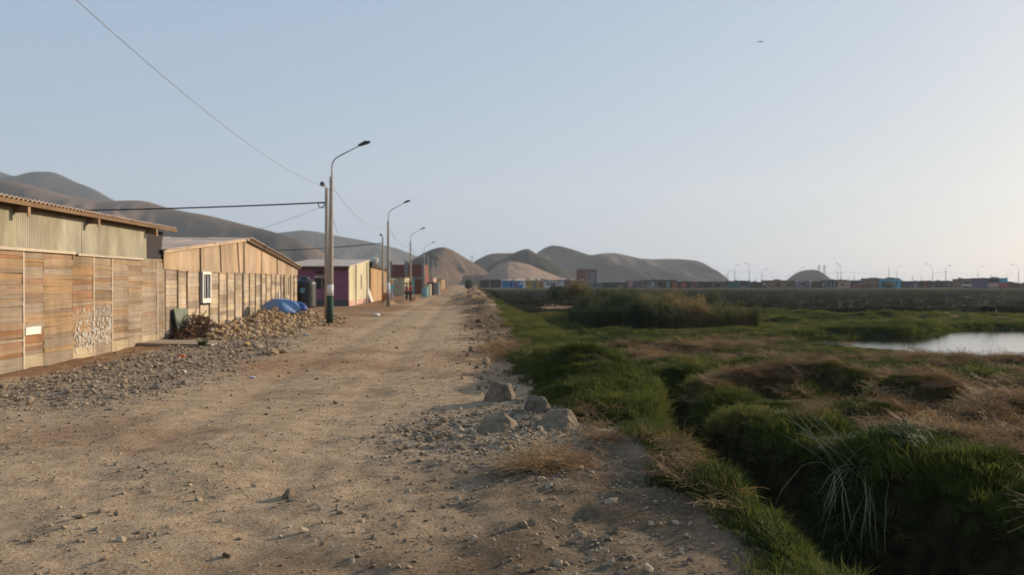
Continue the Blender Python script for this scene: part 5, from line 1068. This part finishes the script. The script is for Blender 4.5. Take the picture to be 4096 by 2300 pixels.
# ------------------------------------------------------------------ tussock with long seed stalks over the ditch
random.seed(77)
tx_, ty_ = 3.2, 7.5; tz_ = gz(tx_, ty_)
ts = thing('tussock', 'big grass tussock with long pale arching stalks over the ditch', 'grass tussock', (tx_, ty_, tz_ - .02))
tb_ = MB()
tg = mat('tussock_blade', (.060, .085, .020), (.030, .048, .012), 3, .6)
for k in range(1500):
    a = random.uniform(0, 6.283); rr = .42 * random.random() ** .5; bx, by = rr * math.cos(a) * 1.15, rr * math.sin(a); p = Vector((bx, by, gz(tx_ + bx, ty_ + by) - tz_)); l = random.uniform(.16, .42); da = a + random.gauss(0, .6)
    dv_ = Vector((math.cos(da), math.sin(da), 0)); sv = Vector((-math.sin(da), math.cos(da), 0)) * .0035; ln = random.uniform(.3, 1.2)
    p1 = p + Vector((0, 0, l * .5)) + dv_ * l * .22 * ln; p2 = p1 + Vector((0, 0, l * .15 * (1 - 1.3 * ln))) + dv_ * l * .4 * ln; p3 = p2 + dv_ * l * .2 * ln - Vector((0, 0, l * .28 * ln))
    i = len(tb_.v); tb_.v += [tuple(p - sv), tuple(p + sv), tuple(p1 + sv), tuple(p1 - sv), tuple(p2 + sv * .7), tuple(p2 - sv * .7), tuple(p3)]; tb_.f += [(i, i + 1, i + 2, i + 3), (i + 3, i + 2, i + 4, i + 5), (i + 5, i + 4, i + 6)]
o = tb_.build('blades', tg, ts); o['kind'] = 'stuff'
stalk_m = mat('seed_stalk', (.29, .27, .15), (.17, .165, .085), 9, .7)
for k in range(38):
    if k < 19: da = random.uniform(3.2, 5.6); up = random.uniform(.15, .40); l = random.uniform(.55, .95); dr = random.uniform(.7, 1.25)      # hanging towards the camera and ditch
    elif k < 31: da = random.uniform(2.3, 3.5); up = random.uniform(.35, .75); l = random.uniform(.6, 1.1); dr = random.uniform(.05, .4)   # reaching left
    else: da = random.uniform(-1.2, 1.6); up = random.uniform(.3, .6); l = random.uniform(.35, .6); dr = random.uniform(.3, .7)
    p = Vector((random.uniform(-.25, .25), random.uniform(-.3, .15), .05)); d_ = Vector((math.cos(da), math.sin(da), 0)); pts = []
    for i in range(9): t = i / 8; pts.append(p + d_ * l * .62 * t + Vector((random.gauss(0, .006), random.gauss(0, .006), up * l * 1.5 * t - dr * l * .95 * t * t + random.gauss(0, .005))))
    MB().tube(pts, [.0016, .0016, .0016, .0018, .0022, .003, .0034, .003, .001], 5, False).build('seed_stalk', stalk_m, ts)
# ------------------------------------------------------------------ haze
hz = MB().box(-3600, 3600, -100, 3600, -6, 420).build('haze', None)
hm = bpy.data.materials.new('haze'); hm.use_nodes = True; hn = hm.node_tree; hn.nodes.clear()
ho = hn.nodes.new('ShaderNodeOutputMaterial'); pv = hn.nodes.new('ShaderNodeVolumePrincipled'); pv.inputs['Color'].default_value = (.86, .94, 1, 1); pv.inputs['Density'].default_value = .00022; pv.inputs['Anisotropy'].default_value = .15
hn.links.new(pv.outputs[0], ho.inputs['Volume']); hz.data.materials.append(hm); tag(hz, kind='stuff')
